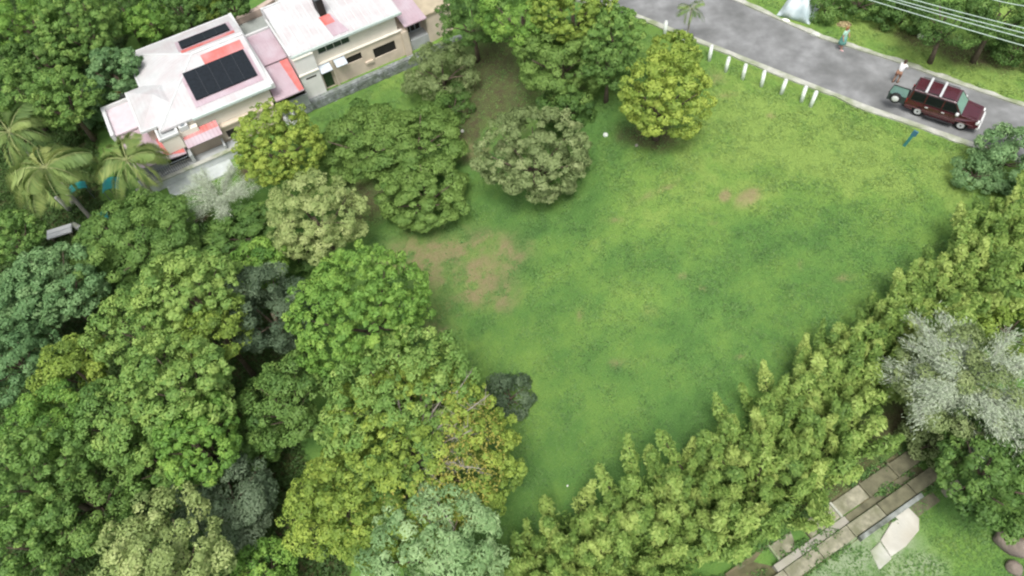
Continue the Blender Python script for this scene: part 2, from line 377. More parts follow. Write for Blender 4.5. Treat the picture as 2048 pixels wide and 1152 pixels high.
def layers(X, Y):
    z = lambda L: np.max(np.stack([blob(X, Y, *b) for b in L]), 0)
    pat = 0.30 + 0.70 * S((fbm(X + 40, Y + 3, .8) - .34) / .30)           # soil shows through broken turf
    return np.maximum(np.maximum(.85 * z(DIRT[:4]), .62 * z(DIRT[6:])) * pat, .85 * z(DIRT[4:6])), z(LITTER), z(YELLOW), z(PALE), z(DARKG)
def tones(X, Y, lay):
    d, li, ye, pa, da = lay
    t = 0.43 + 0.18 * (fbm(X, Y, 3.2) - 0.5) + 0.34 * (fbm(X + 70, Y + 9, 0.55) - 0.5) + 0.25 * (vnoise(X + 5, Y + 90, 1.4) - 0.5) + 0.28 * S((X - 2) / 20) * S((Y - 14) / 16)
    return np.clip(t + 0.19 * ye - 0.13 * da, 0, 1)
def build_ground():
    x = np.concatenate([np.linspace(-130, -48, 20), np.arange(-46, 44.01, 0.2), np.linspace(46, 130, 20)])
    y = np.concatenate([np.linspace(-60, 0, 15), np.arange(1.5, 70.01, 0.2), np.linspace(72, 170, 20)])
    X, Y = np.meshgrid(x, y); lay = layers(X, Y)
    Z = g(X, Y) + 0.05 * (fbm(X, Y, 2.5) - 0.5) * (~in_poly(X, Y, ROAD_POLY)) - 0.09 * in_poly(X, Y, ROAD_POLY)
    d = lay[0]; mound = blob(X, Y, 1495, 394, 22, 12, -28, .25) * 0.12
    Z = Z - 0.03 * d + mound
    n, m = X.shape; V = np.stack([X, Y, Z], -1).reshape(-1, 3)
    I = np.arange(n * m).reshape(n, m); Q = np.stack([I[:-1, :-1], I[:-1, 1:], I[1:, 1:], I[1:, :-1]], -1).reshape(-1, 4)
    me = bpy.data.meshes.new('ground'); me.vertices.add(len(V)); me.vertices.foreach_set('co', V.astype(np.float32).ravel())
    me.loops.add(Q.size); me.loops.foreach_set('vertex_index', Q.astype(np.int32).ravel())
    me.polygons.add(len(Q)); me.polygons.foreach_set('loop_start', np.arange(0, Q.size, 4, dtype=np.int32)); me.update(calc_edges=True)
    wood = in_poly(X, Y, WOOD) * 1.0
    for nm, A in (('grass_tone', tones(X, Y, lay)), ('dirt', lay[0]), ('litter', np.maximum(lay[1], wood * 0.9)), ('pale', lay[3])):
        a = me.attributes.new(nm, 'FLOAT', 'POINT'); a.data.foreach_set('value', A.astype(np.float32).ravel())
    mt, nd, l, b = new_mat('lawn_and_soil')
    tc = nd.new('ShaderNodeTexCoord')
    def nz(s, d=6):
        q = nd.new('ShaderNodeTexNoise'); q.inputs['Scale'].default_value = s; q.inputs['Detail'].default_value = d; l.new(tc.outputs['Object'], q.inputs['Vector']); return q
    def attr(nm):
        q = nd.new('ShaderNodeAttribute'); q.attribute_name = nm; return q.outputs['Fac']
    def math_(op, a, c):
        q = nd.new('ShaderNodeMath'); q.operation = op; q.use_clamp = True
        for i, v in enumerate((a, c)):
            if isinstance(v, float): q.inputs[i].default_value = v
            else: l.new(v, q.inputs[i])
        return q.outputs[0]
    def ramp(v, cs):
        q = nd.new('ShaderNodeValToRGB'); e = q.color_ramp.elements
        e[0].color = cs[0] + (1,); e[1].color = cs[-1] + (1,)
        for i, c in enumerate(cs[1:-1]): k = e.new((i + 1) / (len(cs) - 1)); k.color = c + (1,)
        l.new(v, q.inputs[0]); return q.outputs[0]
    def mix(f, a, c):
        q = nd.new('ShaderNodeMixRGB'); l.new(f, q.inputs[0]); l.new(a, q.inputs[1]); l.new(c, q.inputs[2]); return q.outputs[0]
    f1 = nz(9.0, 8); f2 = nz(2.2, 5)
    v = math_('ADD', attr('grass_tone'), math_('MULTIPLY', f1.outputs[0], 0.36)); v = math_('SUBTRACT', v, 0.18)
    grass = ramp(v, [(.050, .116, .032), (.094, .194, .047), (.152, .258, .056), (.25, .325, .085)])
    soil = ramp(f1.outputs[0], [(.15, .11, .065), (.235, .18, .105), (.32, .26, .165)])
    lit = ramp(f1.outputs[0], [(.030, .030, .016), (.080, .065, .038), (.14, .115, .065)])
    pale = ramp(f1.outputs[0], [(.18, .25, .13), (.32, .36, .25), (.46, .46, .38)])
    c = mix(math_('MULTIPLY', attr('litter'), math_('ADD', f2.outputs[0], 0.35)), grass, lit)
    c = mix(math_('MULTIPLY', attr('pale'), math_('SUBTRACT', math_('MULTIPLY', f2.outputs[0], 1.9), 0.4)), c, pale)
    c = mix(math_('MULTIPLY', attr('dirt'), math_('ADD', f2.outputs[0], 0.40)), c, soil)
    l.new(c, b.inputs['Base Color']); b.inputs['Roughness'].default_value = 0.95; b.inputs['Specular IOR Level'].default_value = 0.1
    bp = nd.new('ShaderNodeBump'); bp.inputs['Strength'].default_value = 0.8; bp.inputs['Distance'].default_value = 0.06
    l.new(nz(14.0, 6).outputs[0], bp.inputs['Height']); l.new(bp.outputs[0], b.inputs['Normal'])
    tag(link('ground', me, mt, None, True), kind='structure')
build_ground()

def ribbon(name, A, B, za, zb, mat, thick=0.25, n=90, jitter=0.0):
    A = resample(A, n); B = resample(B, n); mb = MB()
    if jitter:
        B = B + (vnoise(B[:, 0], B[:, 1], 0.7)[:, None] - 0.5) * jitter
    vs = [(a[0], a[1], za) for a in A] + [(q[0], q[1], zb) for q in B] + [(a[0], a[1], za - thick) for a in A] + [(q[0], q[1], zb - thick) for q in B]
    fs = []
    for i in range(n - 1):
        fs += [(i, i + 1, n + i + 1, n + i), (i, 2 * n + i, 2 * n + i + 1, i + 1), (n + i, n + i + 1, 3 * n + i + 1, 3 * n + i)]
    mb.add(vs, fs); return tag(mb.build(name, mat), kind='structure')
def asphalt():
    m = plain('worn_asphalt', (.218, .222, .222), 0.9, 0.25, 1.1, 0.3, stain=(.115, .118, .115), stain_amt=0.85, stretch=(1, 1, 1))
    return m
def offset(L, d):
    t = np.gradient(L, axis=0); t /= np.linalg.norm(t, axis=1, keepdims=True); return L + d * np.stack([t[:, 1], -t[:, 0]], 1)
ROAD_NS, ROAD_FS = resample(ROAD_N, 120), resample(ROAD_F, 120)
def road_z(L): return g(L[:, 0], L[:, 1])
def build_road():
    n = 120; mb = MB(); K = 5; vs = []
    for k in range(K):
        L = ROAD_NS + (ROAD_FS - ROAD_NS) * k / (K - 1); z = road_z(L) + 0.01 + 0.05 * math.sin(math.pi * k / (K - 1))
        vs += [(p[0], p[1], q) for p, q in zip(L, z)]
    mb.add(vs, [(k * n + i, k * n + i + 1, (k + 1) * n + i + 1, (k + 1) * n + i) for k in range(K - 1) for i in range(n - 1)])
    tag(mb.build('road', asphalt(), None, True), kind='structure')
build_road()
def strip(name, L, w0, w1, h, mat, jit=0.0):
    n = len(L); A = offset(L, w0); Bq = offset(L, w1)
    if jit: Bq = Bq + (fbm(Bq[:, 0], Bq[:, 1], 1.3)[:, None] - 0.5) * jit
    mb = MB(); vs = []
    for P, hh in ((A, -0.2), (A, h), (Bq, h), (Bq, -0.2)):
        z = road_z(L); vs += [(p[0], p[1], q + hh) for p, q in zip(P, z)]
    fs = [(k * n + i, k * n + i + 1, (k + 1) * n + i + 1, (k + 1) * n + i) for k in range(3) for i in range(n - 1)]
    mb.add(vs, fs); return tag(mb.build(name, mat), kind='structure')
strip('kerb', resample(ROAD_N, 260), 0.0, 0.42, 0.10, PALECON, 0.25)
strip('kerb', resample(ROAD_F, 260), 0.0, -0.36, 0.10, PALECON, 0.45)

# ------------------------------------------------------------------ houses
def uvz(px, py, z):
    A = at(px, py, z)[:2] - HO; return float(A @ UX), float(A @ VX)
HZ = -4.5
def house_root(name, label):
    return empty(name, (HO[0], HO[1], HZ), TH, label, 'house')
def window(root, u0, u1, z0, z1, v, bars=1, mat=GLASS, fmat=FRAME, name='window'):
    f = MB(); t = 0.06
    f.box(u0 - t, u1 + t, v - 0.05, v + 0.04, z0 - t, z0).box(u0 - t, u1 + t, v - 0.05, v + 0.04, z1, z1 + t)
    f.box(u0 - t, u0, v - 0.05, v + 0.04, z0, z1).box(u1, u1 + t, v - 0.05, v + 0.04, z0, z1)
    for i in range(bars):
        x = u0 + (u1 - u0) * (i + 1) / (bars + 1); f.box(x - .025, x + .025, v - 0.04, v + 0.03, z0, z1)
    o = f.build(name, fmat, root)
    p = MB().box(u0, u1, v - 0.012, v + 0.012, z0, z1).build('pane', mat, o)
    return o
def opening(root, u0, u1, z0, z1, v, arch=False, name='window_opening', mat=DARK):
    pr = [(u0, z0), (u1, z0), (u1, z1)]
    if arch: pr += [(u1 - (u1 - u0) * t, z1 - (z1 - z0) * .55 * (t ** 2.2)) for t in (.25, .5, .75, .9, 1.0)]
    else: pr += [(u0, z1)]
    o = MB().prism_y(pr, v - 0.015, v + 0.2).build(name, mat, root)
    f = MB(); t = 0.08
    f.box(u0 - t, u1 + t, v - 0.06, v + 0.02, z0 - t, z0 - 0.003)
    f.build('sill', CREAM, o)
    return o
def wall_with_holes(mb, u0, u1, z0, z1, v0, v1, holes):
    us = sorted({u0, u1, *[h[0] for h in holes], *[h[1] for h in holes]}); zs = sorted({z0, z1, *[h[2] for h in holes], *[h[3] for h in holes]})
    for a, b in zip(us, us[1:]):
        for c, d in zip(zs, zs[1:]):
            if not any(h[0] <= (a + b) / 2 <= h[1] and h[2] <= (c + d) / 2 <= h[3] for h in holes):
                mb.box(a, b, v0, v1, c, d)

def build_left_house():
    H = house_root('house', 'long low house with white hipped roof carrying two dark solar arrays')
    m = MB()
    m.box(-11.7, -3.75, -1.45, 8.5, 1.95, 3.44)                     # upper storey
    m.box(-12.9, -11.7, -0.55, 3.9, 0.2, 3.40)
    m.build('wall', CREAM, H)
    m = MB(); m.box(-11.2, -3.9, -1.75, 7.5, -0.6, 1.93); m.box(-11.0, -4.0, -1.9, -1.752, 1.80, 1.93)
    m.build('lower_wall', TAN, H)
    e, rz, vf, vb = 3.5, 4.75, -1.75, 8.85
    uL, uR, rv, ru = -12.0, -3.45, 3.7, -7.5
    t = 0.16
    m = MB()
    m.slab([(uL, vf, e), (uR, vf, e), (uR, rv, rz), (ru, rv, rz)], t)          # front slope
    m.slab([(uR, vb, e), (uL, vb, e), (ru, rv, rz), (uR, rv, rz)], t)          # back slope
    roof = m.build('roof', WHITE_ROOF, H)
    MB().slab([(uL, vb, e), (uL, vf, e), (ru, rv, rz)], t).build('hip_roof', WHITE_ROOF_B, H)
    # wing
    a, b2, c, d = -13.1, -9.6, -0.95, 4.15; ax, ay, az = -11.3, 1.6, 4.25
    m = MB()
    ez = e + 0.05
    m.slab([(a, c, ez), (b2, c, ez), (ax, ay, az)], t).slab([(a, d, ez), (a, c, ez), (ax, ay, az)], t)
    m.slab([(b2, d, ez), (a, d, ez), (ax, ay, az)], t).slab([(b2, c, ez), (b2, d, ez), (ax, ay, az)], t)
    m.build('wing_roof', WHITE_ROOF, H)
    # painted sheets on the two slopes, raised slightly over the white ones
    sf = lambda v: e + (rz - e) * (v - vf) / (rv - vf)
    sb = lambda v: e + (rz - e) * (vb - v) / (vb - rv)
    def sheet(name, u0, u1, v0, v1, s, h, t, mat, ind=0.0, par=H):
        return MB().slab([(u0, v0, s(v0) + h), (u1, v0, s(v0) + h), (u1 - ind, v1, s(v1) + h), (u0 + ind, v1, s(v1) + h)], t).build(name, mat, par)
    sheet('red_roof_sheet', -7.0, -3.85, 2.3, 3.25, sf, 0.035, 0.03, RED_ROOF)
    sheet('pink_roof_sheet', -9.0, -3.75, -1.05, 2.297, sf, 0.03, 0.025, PINK_ROOF)
    sheet('red_roof_sheet', -8.15, -3.85, 4.55, 5.1, sb, 0.035, 0.03, RED_ROOF)
    sheet('pink_roof_sheet', -8.3, -3.8, 5.103, 7.4, sb, 0.03, 0.025, PINK_ROOF)
    m = MB()                                                        # ridge and hip cappings
    m.tube([(ru, rv, rz + .02), (uR, rv, rz + .02)], 0.12, 6).tube([(ru, rv, rz), (uL, vf, e)], 0.07, 6).tube([(ru, rv, rz), (uL, vb, e)], 0.07, 6)
    m.build('ridge_cap', WHITE, roof)
    m = MB().box(uR - .02, uR + .22, vf - .05, vb + .05, e - .28, e + .12); m.build('gable_parapet', WHITE, H)
    m = MB().box(b2 + .02, uR - .03, vf - .13, vf - .003, e - .17, e + .01); m.build('gutter', FASCIA, H)
    m = MB().box(a, b2, c - .12, c - .003, e - .12, e + .06).box(a - .12, a - .003, c - .1, d, e - .12, e + .06)
    m.build('fascia', WHITE, H)
    m = MB().box(uL - .12, uL - .003, d + .05, vb, e - .15, e + .03).box(uL - .1, uR, vb + .003, vb + .12, e - .15, e + .03)
    m.build('fascia', WHITE, H)
    # solar arrays
    for u0, u1, v0, v1, s, nu, nv in ((-8.75, -4.0, -.55, 2.15, sf, 5, 2), (-8.0, -4.1, 5.25, 6.95, sb, 4, 1)):
        p = sheet('solar_panel', u0, u1, v0, v1, s, 0.16, 0.05, PANEL)
        q = MB()
        for i in range(nu + 1):
            x = u0 + (u1 - u0) * i / nu
            q.slab([(x - .015, v0, s(v0) + .168), (x + .015, v0, s(v0) + .168), (x + .015, v1, s(v1) + .168), (x - .015, v1, s(v1) + .168)], .02)
        q.build('frame', plain('dark_panel_frame', (.03, .035, .04), .5, .1), p)
    # annex with flat roof and white rim
    m = MB().box(-15.1, -12.93, 1.1, 4.3, -.5, 2.55); m.build('annex_wall', CREAM, H)
    MB().box(-15.1, -13.0, 1.0, 4.3, 2.553, 2.68).build('annex_roof', plain('mauve_roof', (.58, .50, .53), .7, .08, 2), H)
    m = MB().box(-15.35, -15.103, .8, 4.5, 2.4, 2.95).box(-15.1, -12.95, 4.303, 4.5, 2.4, 2.95); m.build('annex_rim', WHITE, H)
    # lean-to roof in front of the annex
    MB().slab([(-14.8, -2.35, 1.75), (-11.15, -2.75, 1.75), (-11.15, .2, 2.45), (-12.8, .97, 2.5), (-14.95, .97, 2.5)], .08).build('lean_to_roof', PINK_ROOF, H)
    MB().slab([(-12.6, -2.2, 1.893), (-11.2, -2.65, 1.79), (-11.2, -.3, 2.345), (-12.75, .4, 2.43)], .02).build('red_roof_sheet', RED_ROOF, H)
    m = MB().box(-14.8, -12.8, .5, .97, -.4, 2.35); m.build('lean_to_wall', TAN, H)
    # tray-roofed bay and the ledge box beside it
    m = MB().box(-12.25, -10.95, -2.3, -1.0, 1.9, 3.15).box(-10.947, -9.55, -2.0, -1.453, 1.95, 2.95); m.build('bay', CREAM, H)
    m = MB()
    m.box(-12.33, -10.87, -2.38, -2.22, 3.153, 3.33).box(-12.33, -12.17, -2.217, -1.0, 3.153, 3.33).box(-11.03, -10.87, -2.217, -1.0, 3.153, 3.33)
    m.build('bay_rim', WHITE, H)
    MB().box(-12.166, -11.034, -2.216, -1.0, 3.153, 3.19).build('bay_tray', GREYCON, H)
    b = MB().box(-10.75, -10.1, -2.0, -1.55, 2.955, 3.35).build('air_conditioner', WHITE, H, bevel=.03)
    MB().lathe([(.17, 0), (.17, .02), (.03, .03)], 14, (-10.42, -1.78, 3.351)).build('fan_grille', IRON, b)
    # red canopy
    MB().slab([(-10.9, -2.75, 2.05), (-8.25, -2.75, 2.05), (-8.2, -1.76, 2.65), (-10.85, -1.76, 2.65)], .06).build('canopy', PINK_ROOF, H)
    MB().slab([(-10.84, -2.2, 2.395), (-8.26, -2.2, 2.395), (-8.22, -1.77, 2.655), (-10.84, -1.77, 2.655)], .02).build('red_roof_sheet', RED_ROOF, H)
    opening(H, -8.0, -7.3, .75, 1.35, -1.76, name='small_window')
    opening(H, -12.7, -11.3, .62, 1.72, -1.9, name='porch_opening')
    MB().box(-15.0, -11.2, -1.885, -1.76, -.5, 1.7).build('porch_wall', GREYCON, H)
    m = MB()                                                        # upper vents under the gutter
    m.box(-5.1, -4.1, -1.47, -1.453, 3.0, 3.12); m.build('vent', DARK, H)
    return H
build_left_house()

def build_terrace():
    T = empty('terrace', (HO[0], HO[1], HZ), TH, 'pale grey concrete terrace edge with low wall below the long white-roofed house', 'terrace')
    MB().box(-15.3, -7.6, -3.0, -1.91, -.6, .55).build('slab', GREYCON, T)
    m = MB().box(-15.5, -7.6, -3.25, -3.003, -.8, .72); m.build('wall', plain('pale_grey_wall', (.55, .58, .58), .9, .1, 1.5, .2, stain=(.36, .39, .38), stain_amt=.6), T)
    MB().box(-15.55, -7.55, -3.32, -2.96, .723, .80).build('coping', PALECON, T)
    MB().box(-11.1, -10.85, -2.9, -1.92, .553, 1.5).build('pier', GREYCON, T); MB().box(-8.6, -8.45, -2.9, -1.92, .553, 1.1).build('pier', GREYCON, T)
    m = MB()
    for x in np.arange(-15.3, -11.3, .16): m.box(x - .018, x + .018, -2.88, -2.84, .553, 1.5)
    m.box(-15.4, -11.2, -2.885, -2.835, 1.503, 1.55)
    m.build('railing', IRON, T)
    MB().box(-13.6, -8.7, -4.6, -3.26, -.7, .12).build('apron', plain('pale_apron', (.50, .53, .53), .95, .12, 1.5, .3, stain=(.30, .36, .28), stain_amt=.7), T)
build_terrace()

def build_right_house():
    H = house_root('house', 'two-storey cream house with white metal roof above the stone base wall')
    e = 4.15
    m = MB()
    holes = [(.95, 3.6, e - 1.05, e - .32)]
    wall_with_holes(m, .45, 7.6, 2.35, e - .05, 0.0, .2, holes)
    m.box(.45, 7.6, .2, 8.6, 2.35, e - .05)
    m.build('upper_wall', CREAM, H)
    m = MB(); wall_with_holes(m, .45, 7.75, -.5, 2.347, -.12, .12, [(2.75, 4.15, 1.35, 1.95), (5.15, 7.1, .85, 1.75), (.62, 1.35, 0.05, 1.8)])
    m.box(.45, 7.75, .12, 8.0, -.5, 2.347)
    m.build('lower_wall', TAN, H)
    MB().box(7.753, 8.3, -.3, 3.5, -.6, 2.2).build('side_wall', TAN, H)
    # roof: slope up to the back, with a notch at the far corner
    rv, rz = 6.2, 5.3; s = lambda v: e + (rz - e) * (v + .4) / (rv + .4)
    m = MB()
    m.slab([(-1.15, -.4, e), (8.05, -.4, e), (8.05, rv, rz), (.3, rv, rz), (.3, 5.1, s(5.1)), (-1.15, 5.1, s(5.1))], .15)
    m.slab([(.3, rv, rz), (8.05, rv, rz), (8.05, 11.5, e), (.3, 11.5, e)], .15)
    r = m.build('roof', WHITE_ROOF, H)
    m = MB()
    for x in np.arange(-.8, 8.0, .62): m.slab([(x - .02, -.38, e + .035), (x + .02, -.38, e + .035), (x + .02, 5.05 if x < .3 else rv, s(5.05 if x < .3 else rv) + .035), (x - .02, 5.05 if x < .3 else rv, s(5.05 if x < .3 else rv) + .035)], .03)
    m.build('seam', WHITE, r)
    MB().box(-1.2, 8.1, -.52, -.403, e - .2, e - .02).build('gutter', FASCIA, H)
    m = MB().box(-1.3, -1.153, -.45, 5.1, e - .15, e + .12).box(-1.3, .3, 5.103, 5.25, e - .1, 5.2); m.build('fascia', WHITE, H)
    cu, cv = uvz(641, 14, .8)
    c = MB().box(cu - .28, cu + .28, cv - .1, cv + 1.0, 4.5, 6.0).build('chimney', DARK, H)
    MB().box(cu - .36, cu + .36, cv - .18, cv + 1.08, 6.003, 6.12).build('chimney_cap', IRON, c)
    v0 = cv - .15
    MB().slab([(cu - .25, -.2, s(-.2) + .045), (cu + 1.05, -.2, s(-.2) + .045), (cu + .5, v0, s(v0) + .045), (cu - .45, v0, s(v0) + .045)], .03).build('pink_roof_sheet', PINK_ROOF, H)
    MB().slab([(cu - .36, v0 - 1.0, s(v0 - 1.0) + .055), (cu + .5, v0 - 1.0, s(v0 - 1.0) + .055), (cu + .42, v0, s(v0) + .055), (cu - .45, v0, s(v0) + .055)], .03).build('red_roof_sheet', RED_ROOF, H)
    # stair tower at the corner
    m = MB().box(-1.15, .447, -.55, 3.5, -.6, 3.8); m.build('tower', plain('white_render', (.72, .72, .69), .8, .05, 1.5, .1), H)
    m = MB().box(-1.2, .45, -.62, 3.5, 3.803, 3.9).box(-1.2, .46, -.64, -.553, 2.3, 2.42); m.build('tower_band', CREAM, H)
    MB().box(-.75, .1, -.566, -.553, 1.85, 1.98).build('vent', DARK, H)
    window(H, .98, 3.57, e - 1.02, e - .35, .05, 3, GLASS, FRAME)
    opening(H, 2.75, 4.15, 1.35, 1.95, -.02, arch=True, name='arched_window')
    opening(H, 5.15, 7.1, .85, 1.75, -.02)
    d = MB().box(.62, 1.35, -.04, .02, .05, 1.8).build('door', DGREEN, H)
    MB().lathe([(.035, 0), (.03, .03)], 10, (1.26, -.06, .9)).build('handle', IRON, d)
    m = MB().box(1.5, 1.72, -.28, -.123, 0, 2.3); m.build('pilaster', TAN, H)
    for u0, u1 in ((.5, 1.45), (1.8, 2.75)):
        MB().slab([(u0, -.75, 1.95), (u1, -.75, 1.95), (u1, -.125, 2.3), (u0, -.125, 2.3)], .05).build('awning', SKYBLUE, H)
    MB().box(4.25, 4.95, -.3, -.125, .75, .95).build('sill', TAN, H)
    m = MB().box(.45, 7.9, -.22, -.004, 2.35, 2.43); m.build('ledge', CREAM, H)
    MB().box(7.2, 8.0, -.016, -.003, e - .32, e - .2).build('vent', DARK, H)
    # extension at the far end
    x = MB(); x.box(10.15, 12.4, 0, 3.5, -.8, 2.6).box(8.3, 8.45, 0, 3.0, -.8, 2.5).box(8.45, 10.147, 1.2, 3.0, -.8, 2.5); x.build('extension_wall', TAN, H)
    MB().box(10.05, 12.5, -.1, 3.6, 2.603, 2.75).build('extension_parapet', plain('weathered_tan', (.40, .34, .24), .9, .12, 1.5, .2), H)
    MB().slab([(8.1, -.45, 2.75), (10.1, -.45, 2.75), (10.1, 4.4, 3.3), (8.1, 4.4, 3.3)], .1).build('extension_roof', PINK_ROOF, H)
    MB().box(8.45, 10.147, .05, 1.197, -.5, .9).build('counter', GREYCON, H)
    window(H, 8.6, 9.9, 1.0, 2.1, 1.15, 2, DARK, SKYBLUE)
    return H
build_right_house()

def build_link():
    H = empty('covered_passage', (HO[0], HO[1], HZ), TH, 'covered passage under a pink sheet roof between the two white-roofed houses', 'passage')
    z0, z1 = 2.15, 3.25
    MB().slab([(-3.7, -1.9, z0), (-1.35, -1.9, z0), (-1.2, 1.7, z0 + .55), (-3.5, 1.7, z0 + .55)], .09).build('roof', PINK_ROOF, H)
    MB().slab([(-3.5, 1.75, z0 + .67), (-1.2, 1.75, z0 + .67), (-1.1, 5.4, z1), (-3.25, 5.4, z1)], .09).build('upper_roof', PINK_ROOF, H)
    MB().slab([(-1.75, -1.85, z0 + .036), (-1.36, -1.85, z0 + .036), (-1.22, 1.68, z0 + .575), (-1.9, 1.68, z0 + .575)], .02).build('red_roof_sheet', RED_ROOF, H)
    MB().box(-3.6, -1.1, 5.42, 5.6, -.5, 3.4).build('rear_wall', WHITE, H)
    MB().box(-3.7, -1.2, -1.0, -.85, -.6, 1.0).build('low_wall', GREYCON, H)
    m = MB().box(-2.1, -1.25, -.83, -.7, -.4, 1.7); m.build('door_opening', DARK, H)
    m = MB()
    for x in (-3.55, -2.9, -2.3): m.lathe([(.16, 0), (.2, .3), (.17, .55), (.05, .6)], 12, (x, -1.3, -.5))
    m.box(-3.6, -2.2, -1.6, -1.05, -1.0, -.5)
    m.build('planter', WHITE, H)
build_link()

def build_yard():
    Y = empty('yard_wall', (HO[0], HO[1], HZ), TH, 'low pinkish parapet wall around the grey paved yard behind the houses', 'wall')
    a = uvz(440, 62, -2.6); b = uvz(520, 22, -2.6); c = uvz(580, -8, -2.6)
    m = MB(); rot = lambda p, q: math.atan2(q[1] - p[1], q[0] - p[0])
    for p, q, w_ in ((a, b, .2), (b, (c[0] + 6, c[1] + 2.4), .2)):
        L = math.hypot(q[0] - p[0], q[1] - p[1]); R = Matrix.Rotation(rot(p, q), 3, 'Z')
        m.box(0, L, 0, .5, -.5, 2.1, R, (p[0], p[1], 0))
    m.build('wall', plain('pink_render', (.50, .40, .34), .9, .1, 2), Y)
    MB().box(-3.3, .2, 5.7, b[1] - .3, -.4, 1.6).build('paving', plain('grey_paving', (.27, .29, .27), .9, .1, 2, .2), Y)
    T = empty('parapet_wall', (HO[0], HO[1], HZ), TH, 'short terracotta-topped wall at the rear corner of the wing roof', 'wall')
    p, q = uvz(232, 185, -2.2), uvz(272, 163, -2.2); L = math.hypot(q[0] - p[0], q[1] - p[1]); R = Matrix.Rotation(rot(p, q), 3, 'Z')
    MB().box(0, L, -.12, .12, -.5, 2.2, R, (p[0], p[1], 0)).build('wall', GREYCON, T)
    MB().box(-.05, L + .05, -.17, .17, 2.203, 2.32, R, (p[0], p[1], 0)).build('coping', BRICK, T)
build_yard()
def stone_wall():
    o = empty('retaining_wall', (HO[0], HO[1], HZ), TH, 'rough grey stone retaining wall at the foot of the cream two-storey house', 'wall')
    m = MB(); r = np.random.default_rng(5)
    for u in np.arange(-3.6, 12.5, .42):
        for k in range(3):
            w_ = .40 + .05 * r.random(); z = -1.15 + k * .4 + .03 * r.random()
            m.box(u + (k % 2) * .2, u + (k % 2) * .2 + w_, -.95 - .08 * r.random(), -.60, z, z + .37)
    m.build('stone', STONE, o, bevel=.03)
    MB().box(-3.7, 12.7, -.88, -.553, -1.3, .0).build('core', DARKCON, o)
    MB().box(-3.7, 12.7, -.93, -.50, .06, .12).build('coping', STONE, o)
stone_wall()

# ------------------------------------------------------------------ posts, power lines, small street things
def build_posts():
    spots = [(1329, 71), (1366, 92), (1418, 121), (1451, 143), (1485, 158), (1522.5, 172.5), (1562, 188), (1602.7, 203), (1621, 213)]
    proto = None
    for px, py in spots:
        p = gat(px, py)
        if proto is None:
            proto = empty('roadside_post', tuple(p), 0, 'white painted round concrete post in the row along the road edge', 'post', 'white posts along the road edge')
            MB().lathe([(.125, -.3), (.125, 1.15)], 16).build('shaft', plain('white_post_paint', (.70, .76, .70), .7, .08, 3, stain=(.5, .54, .46), stain_amt=.5), proto, True)
            MB().lathe([(.125, 1.152), (.11, 1.19), (.07, 1.22), (.01, 1.225)], 16).build('cap', WHITE, proto, True)
        else:
            c = copy_tree(proto); c.location = tuple(p); c.rotation_euler = (random.gauss(0, .03), random.gauss(0, .03), random.random() * 6)
build_posts()
def build_teal_post():
    p = gat(1808, 292)
    o = empty('marker_post', tuple(p), math.radians(-46), 'slender teal painted marker post leaning on the lawn beside the burgundy car', 'post')
    m = plain('teal_paint', (.045, .20, .20), .5, .15)
    R = Matrix.Rotation(math.radians(8), 3, 'Y')
    MB().box(-.09, .09, -.03, .03, -.2, 1.15, R, (0, 0, 0)).build('shaft', m, o, bevel=.01)
    MB().box(-.15, .15, -.035, .035, .95, 1.35, R, (.03, -.005, 0)).build('plate', plain('teal_plate', (.05, .16, .24), .5, .15), o, bevel=.01)
build_teal_post()
WIRE = plain('cable', (.42, .52, .46), .6, .1)
def build_cables():
    zs = 8.5
    L = [((1752, 0), (2060, 96)), ((1790, 0), (2060, 80)), ((1824, 4), (2060, 70)), ((1843, 0), (2060, 60)), ((2005, 0), (2060, 14))]
    names = ['lowest of the pale overhead cables crossing the trees beyond the road', 'second lowest of the pale overhead cables crossing the trees beyond the road',
             'third pale overhead cable counted up from the road side', 'highest cable of the bundle of four above the roadside trees', 'lone pale cable at the upper corner, apart from the bundle']
    for i, ((a, b), (c, d)) in enumerate(L):
        z = zs + (0 if i == 4 else .1 * i); A = at(a, b, z); B = at(c, d, z); D = (B - A); A2 = A - D * 2.5; B2 = B + D * 1.2
        pts = []
        for t in np.linspace(0, 1, 24):
            p = A2 + (B2 - A2) * t; pts.append((p[0], p[1], z + 0.5 * ((2 * t - 1) ** 2 - .2)))
        tag(MB().tube(pts, .022, 6).build('overhead_cable', WIRE), names[i], 'cable', 'overhead cables')
build_cables()

